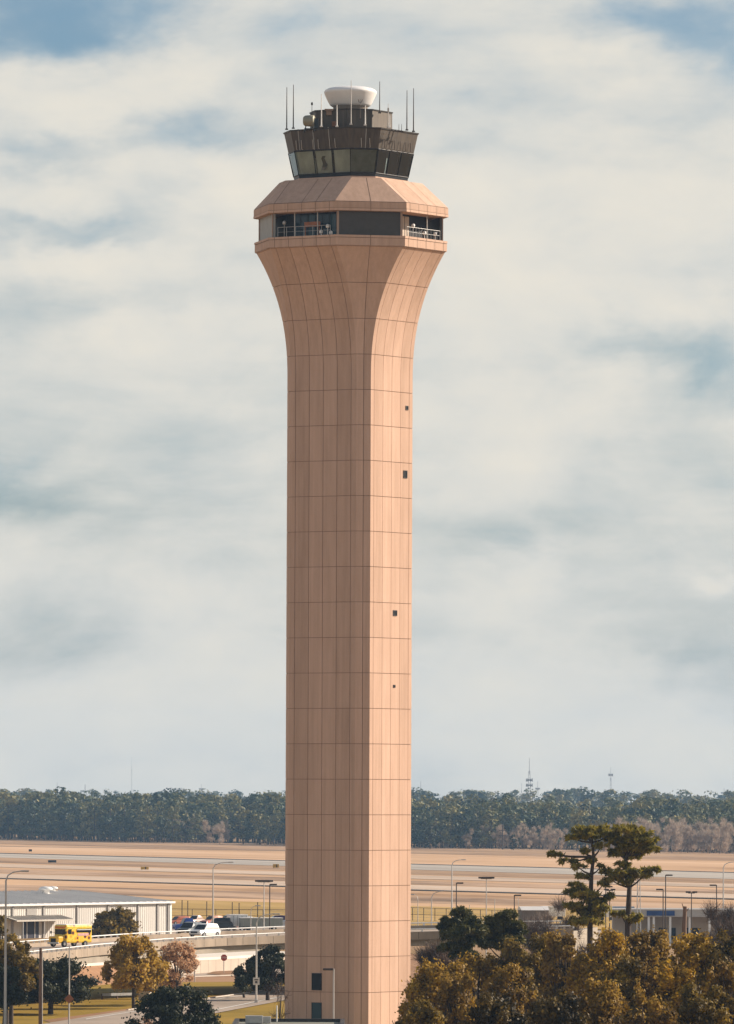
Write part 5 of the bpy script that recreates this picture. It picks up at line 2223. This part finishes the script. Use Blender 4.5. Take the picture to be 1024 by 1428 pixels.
F_pale = foliage("pale_grey_leaves", (.16, .13, .09), (.28, .23, .16), (.40, .33, .24), .2)
F_grn = foliage("bright_conifer_leaves", (.03, .05, .02), (.08, .10, .03), (.16, .16, .05), .2)
single(176, 1124, 1170.5, "pale grey-leaved tree in the dark wood at left", F_pale, 401, .2)
single(202, 1160, 1171.5, "small light green conifer at the wood's edge at left", F_grn, 402, .28, "conifer")
single(152, 1166, 1170.8, "low pale bush at the wood's edge at left", F_pale, 403, .8, "edge_bush")
single(970, 1144, 1188.0, "tawny orange tree among the bare trees at right", F_pale, 404, .28)
single(716, 1162, 1186, "small dark conifer before the bare trees, between the two poles", F_dark, 405, .22, "conifer")
single(600, 1150, 1184, "dark full conifer at the wood's edge right of the tower", F_dark, 406, .25, "conifer")
single(665, 1155, 1184.5, "dark conifer beside the left end of the leafless row right of the tower", F_dark, 407, .25, "conifer")

# ================================================================== LIGHT, SKY, HAZE
SUN_AZ, SUN_EL = R(111), R(26)      # azimuth from straight-towards-camera, turning right
sv = Vector((math.sin(SUN_AZ) * math.cos(SUN_EL), -math.cos(SUN_AZ) * math.cos(SUN_EL), math.sin(SUN_EL)))
sl = bpy.data.lights.new("sun", 'SUN')
so = bpy.data.objects.new("sun", sl)
COL.objects.link(so)
sl.energy = 5.0
sl.angle = R(0.5)
sl.color = (1.0, .85, .70)
so.rotation_euler = sv.to_track_quat('Z', 'Y').to_euler()

w = bpy.data.worlds.new("World")
scn.world = w
w.use_nodes = True
nt = w.node_tree
N, L = nt.nodes, nt.links
bg = N["Background"]
sky = N.new("ShaderNodeTexSky")
sky.sky_type = 'NISHITA'
sky.sun_disc = False
sky.sun_elevation = SUN_EL
sky.sun_rotation = math.atan2(sv.x, sv.y)
sky.altitude = 30
sky.air_density = 1.0
sky.dust_density = 1.2
tint = N.new("ShaderNodeMix")
tint.data_type = 'RGBA'
tint.blend_type = 'MULTIPLY'
tint.inputs[0].default_value = 1.0
tint.inputs[7].default_value = (.60, .86, 1.15, 1)
L.new(sky.outputs[0], tint.inputs[6])
L.new(tint.outputs[2], bg.inputs["Color"])
bg.inputs["Strength"].default_value = 0.05


def mathn(op, a, b=None, c=None, clamp=False):
    n = N.new("ShaderNodeMath")
    n.operation = op
    n.use_clamp = clamp
    for i, v in enumerate((a, b, c)):
        if v is None:
            continue
        if isinstance(v, (int, float)):
            n.inputs[i].default_value = v
        else:
            L.new(v, n.inputs[i])
    return n.outputs[0]


tc = N.new("ShaderNodeTexCoord")
sp = N.new("ShaderNodeSeparateXYZ")
L.new(tc.outputs["Generated"], sp.inputs[0])
az = mathn('ARCTAN2', sp.outputs[0], sp.outputs[1])
el = mathn('ARCSINE', sp.outputs[2])
DEG = 180 / PI
u = mathn('MULTIPLY', az, DEG)       # degrees right of north
v = mathn('MULTIPLY', el, DEG)       # degrees up
cb = N.new("ShaderNodeCombineXYZ")
L.new(u, cb.inputs[0])
L.new(v, cb.inputs[1])


def noise(su, sv_, off, detail=5, rough=.55, dist=0.0):
    mp = N.new("ShaderNodeMapping")
    mp.inputs["Scale"].default_value = (su, sv_, 1)
    mp.inputs["Location"].default_value = off
    mp.inputs["Rotation"].default_value = (0, 0, R(-4))
    L.new(cb.outputs[0], mp.inputs["Vector"])
    nz = N.new("ShaderNodeTexNoise")
    nz.inputs["Scale"].default_value = 1
    nz.inputs["Detail"].default_value = detail
    nz.inputs["Roughness"].default_value = rough
    nz.inputs["Distortion"].default_value = dist
    L.new(mp.outputs[0], nz.inputs["Vector"])
    return nz.outputs["Fac"]


n_big = noise(.30, .62, (3.1, 1.7, 0), 7, .58, .4)
n_str = noise(.22, 1.5, (8.3, 4.1, 2), 6, .55, .2)
n_puf = noise(.9, 1.5, (1.3, 9.1, 5), 6, .6, .3)


n_w1 = noise(1.1, 1.9, (5.7, 2.2, 1), 4, .55, .2)
n_w2 = noise(1.1, 1.9, (15.7, 7.2, 3), 4, .55, .2)
uw = mathn('MULTIPLY_ADD', mathn('SUBTRACT', n_w1, .5), 1.5, u)
vw = mathn('MULTIPLY_ADD', mathn('SUBTRACT', n_w2, .5), 0.8, v)


def blob(uu, vv, ru, rv, amp):
    a = mathn('DIVIDE', mathn('SUBTRACT', uw, uu), ru)
    b = mathn('DIVIDE', mathn('SUBTRACT', vw, vv), rv)
    d2 = mathn('ADD', mathn('MULTIPLY', a, a), mathn('MULTIPLY', b, b))
    return mathn('MULTIPLY', mathn('EXPONENT', mathn('MULTIPLY', d2, -1.0)), amp)


def UV(px, py):
    return (px - 512) / FPX * DEG, (1110 - py) / FPX * DEG


blue = None
for (px, py, rx, ry, am) in [(40, 60, 150, 70, .55), (30, 10, 220, 60, .35), (1000, 40, 150, 70, .5), (870, 20, 110, 40, .25), (240, 180, 120, 35, .38), (60, 210, 110, 40, .36), (200, 285, 130, 45, .22),
                             (90, 330, 130, 30, .42), (60, 440, 110, 35, .20), (930, 485, 140, 36, .38), (780, 300, 90, 25, .18), (660, 210, 110, 30, .20), (700, 120, 120, 30, .15), (40, 700, 120, 30, .25), (40, 900, 140, 70, .13), (860, 700, 160, 45, .1), (700, 740, 110, 30, .22), (990, 880, 180, 70, .12), (560, 860, 200, 60, .12),
                             (120, 150, 130, 40, -.30), (320, 60, 140, 60, -.25), (870, 110, 160, 40, -.22), (50, 270, 90, 35, -.2), (330, 240, 180, 40, -.25), (850, 330, 220, 90, -.25), (90, 370, 160, 22, -.3), (260, 455, 150, 30, -.28), (720, 800, 60, 30, -.28), (1000, 805, 40, 22, -.4), (320, 560, 400, 60, -.1), (560, 1010, 700, 110, -.32)]:
    uu, vv = UV(px, py)
    k = FPX / DEG
    b_ = blob(uu, vv, rx / k, ry / k, am)
    blue = b_ if blue is None else mathn('ADD', blue, b_)
n_mix = mathn('ADD', mathn('MULTIPLY', n_big, .5), mathn('ADD', mathn('MULTIPLY', n_str, .3), mathn('MULTIPLY', n_puf, .2)))
cov = mathn('SUBTRACT', mathn('MULTIPLY_ADD', mathn('SUBTRACT', n_mix, .5), 2.3, .84), blue, None)
mr = N.new("ShaderNodeMapRange")
mr.interpolation_type = 'SMOOTHSTEP'
mr.inputs["From Min"].default_value = .05
mr.inputs["From Max"].default_value = 1.0
mr.inputs["To Min"].default_value = .18
mr.inputs["To Max"].default_value = 1.0
L.new(cov, mr.inputs["Value"])
# cloud tone
cr = N.new("ShaderNodeValToRGB")
e = cr.color_ramp.elements
e[0].position, e[0].color = .15, (.43, .555, .635, 1)
e[1].position, e[1].color = .95, (.83, .77, .66, 1)
k = e.new(.52)
k.color = (.665, .665, .63, 1)
ctone = mathn('ADD', mathn('MULTIPLY', cov, .55), mathn('MULTIPLY', n_puf, .35))
L.new(ctone, cr.inputs["Fac"])
bg2 = N.new("ShaderNodeBackground")
L.new(cr.outputs["Color"], bg2.inputs["Color"])
bg2.inputs["Strength"].default_value = 0.68
mx = N.new("ShaderNodeMixShader")
hi = N.new("ShaderNodeMapRange")          # unseen cloud above the view, its fade shaped to set the ambient light
hi.interpolation_type = 'SMOOTHSTEP'
hi.inputs["From Min"].default_value = 9
hi.inputs["From Max"].default_value = 42
hi.inputs["To Min"].default_value = 1.0
hi.inputs["To Max"].default_value = 0.22
L.new(v, hi.inputs["Value"])
L.new(mathn('MULTIPLY', mr.outputs[0], hi.outputs[0]), mx.inputs[0])
L.new(bg.outputs[0], mx.inputs[1])
L.new(bg2.outputs[0], mx.inputs[2])
L.new(mx.outputs[0], N["World Output"].inputs["Surface"])

hb = MB()
hb.box((0, 3975, 59), (6100, 8550, 121))
hm = bpy.data.materials.new("pale_air")
hm.use_nodes = True
hn = hm.node_tree
hn.nodes.remove(hn.nodes["Principled BSDF"])
pv = hn.nodes.new("ShaderNodeVolumePrincipled")
pv.inputs["Color"].default_value = (.42, .68, 1.0, 1)
pv.inputs["Density"].default_value = 0.000048
pv.inputs["Anisotropy"].default_value = 0.0
hn.links.new(pv.outputs[0], hn.nodes["Material Output"].inputs["Volume"])
tag(hb.build("haze", hm), "thin pale blue haze over the airfield", "haze", kind="stuff")

scn.view_settings.view_transform = 'Standard'
scn.view_settings.look = 'None'
scn.view_settings.gamma = 1.0
scn.view_settings.exposure = 0.62
scn.view_settings.use_curve_mapping = False
scn.cycles.max_bounces = 6
scn.cycles.diffuse_bounces = 3
scn.cycles.transparent_max_bounces = 8
scn.cycles.volume_bounces = 0
scn.cycles.use_denoising = True
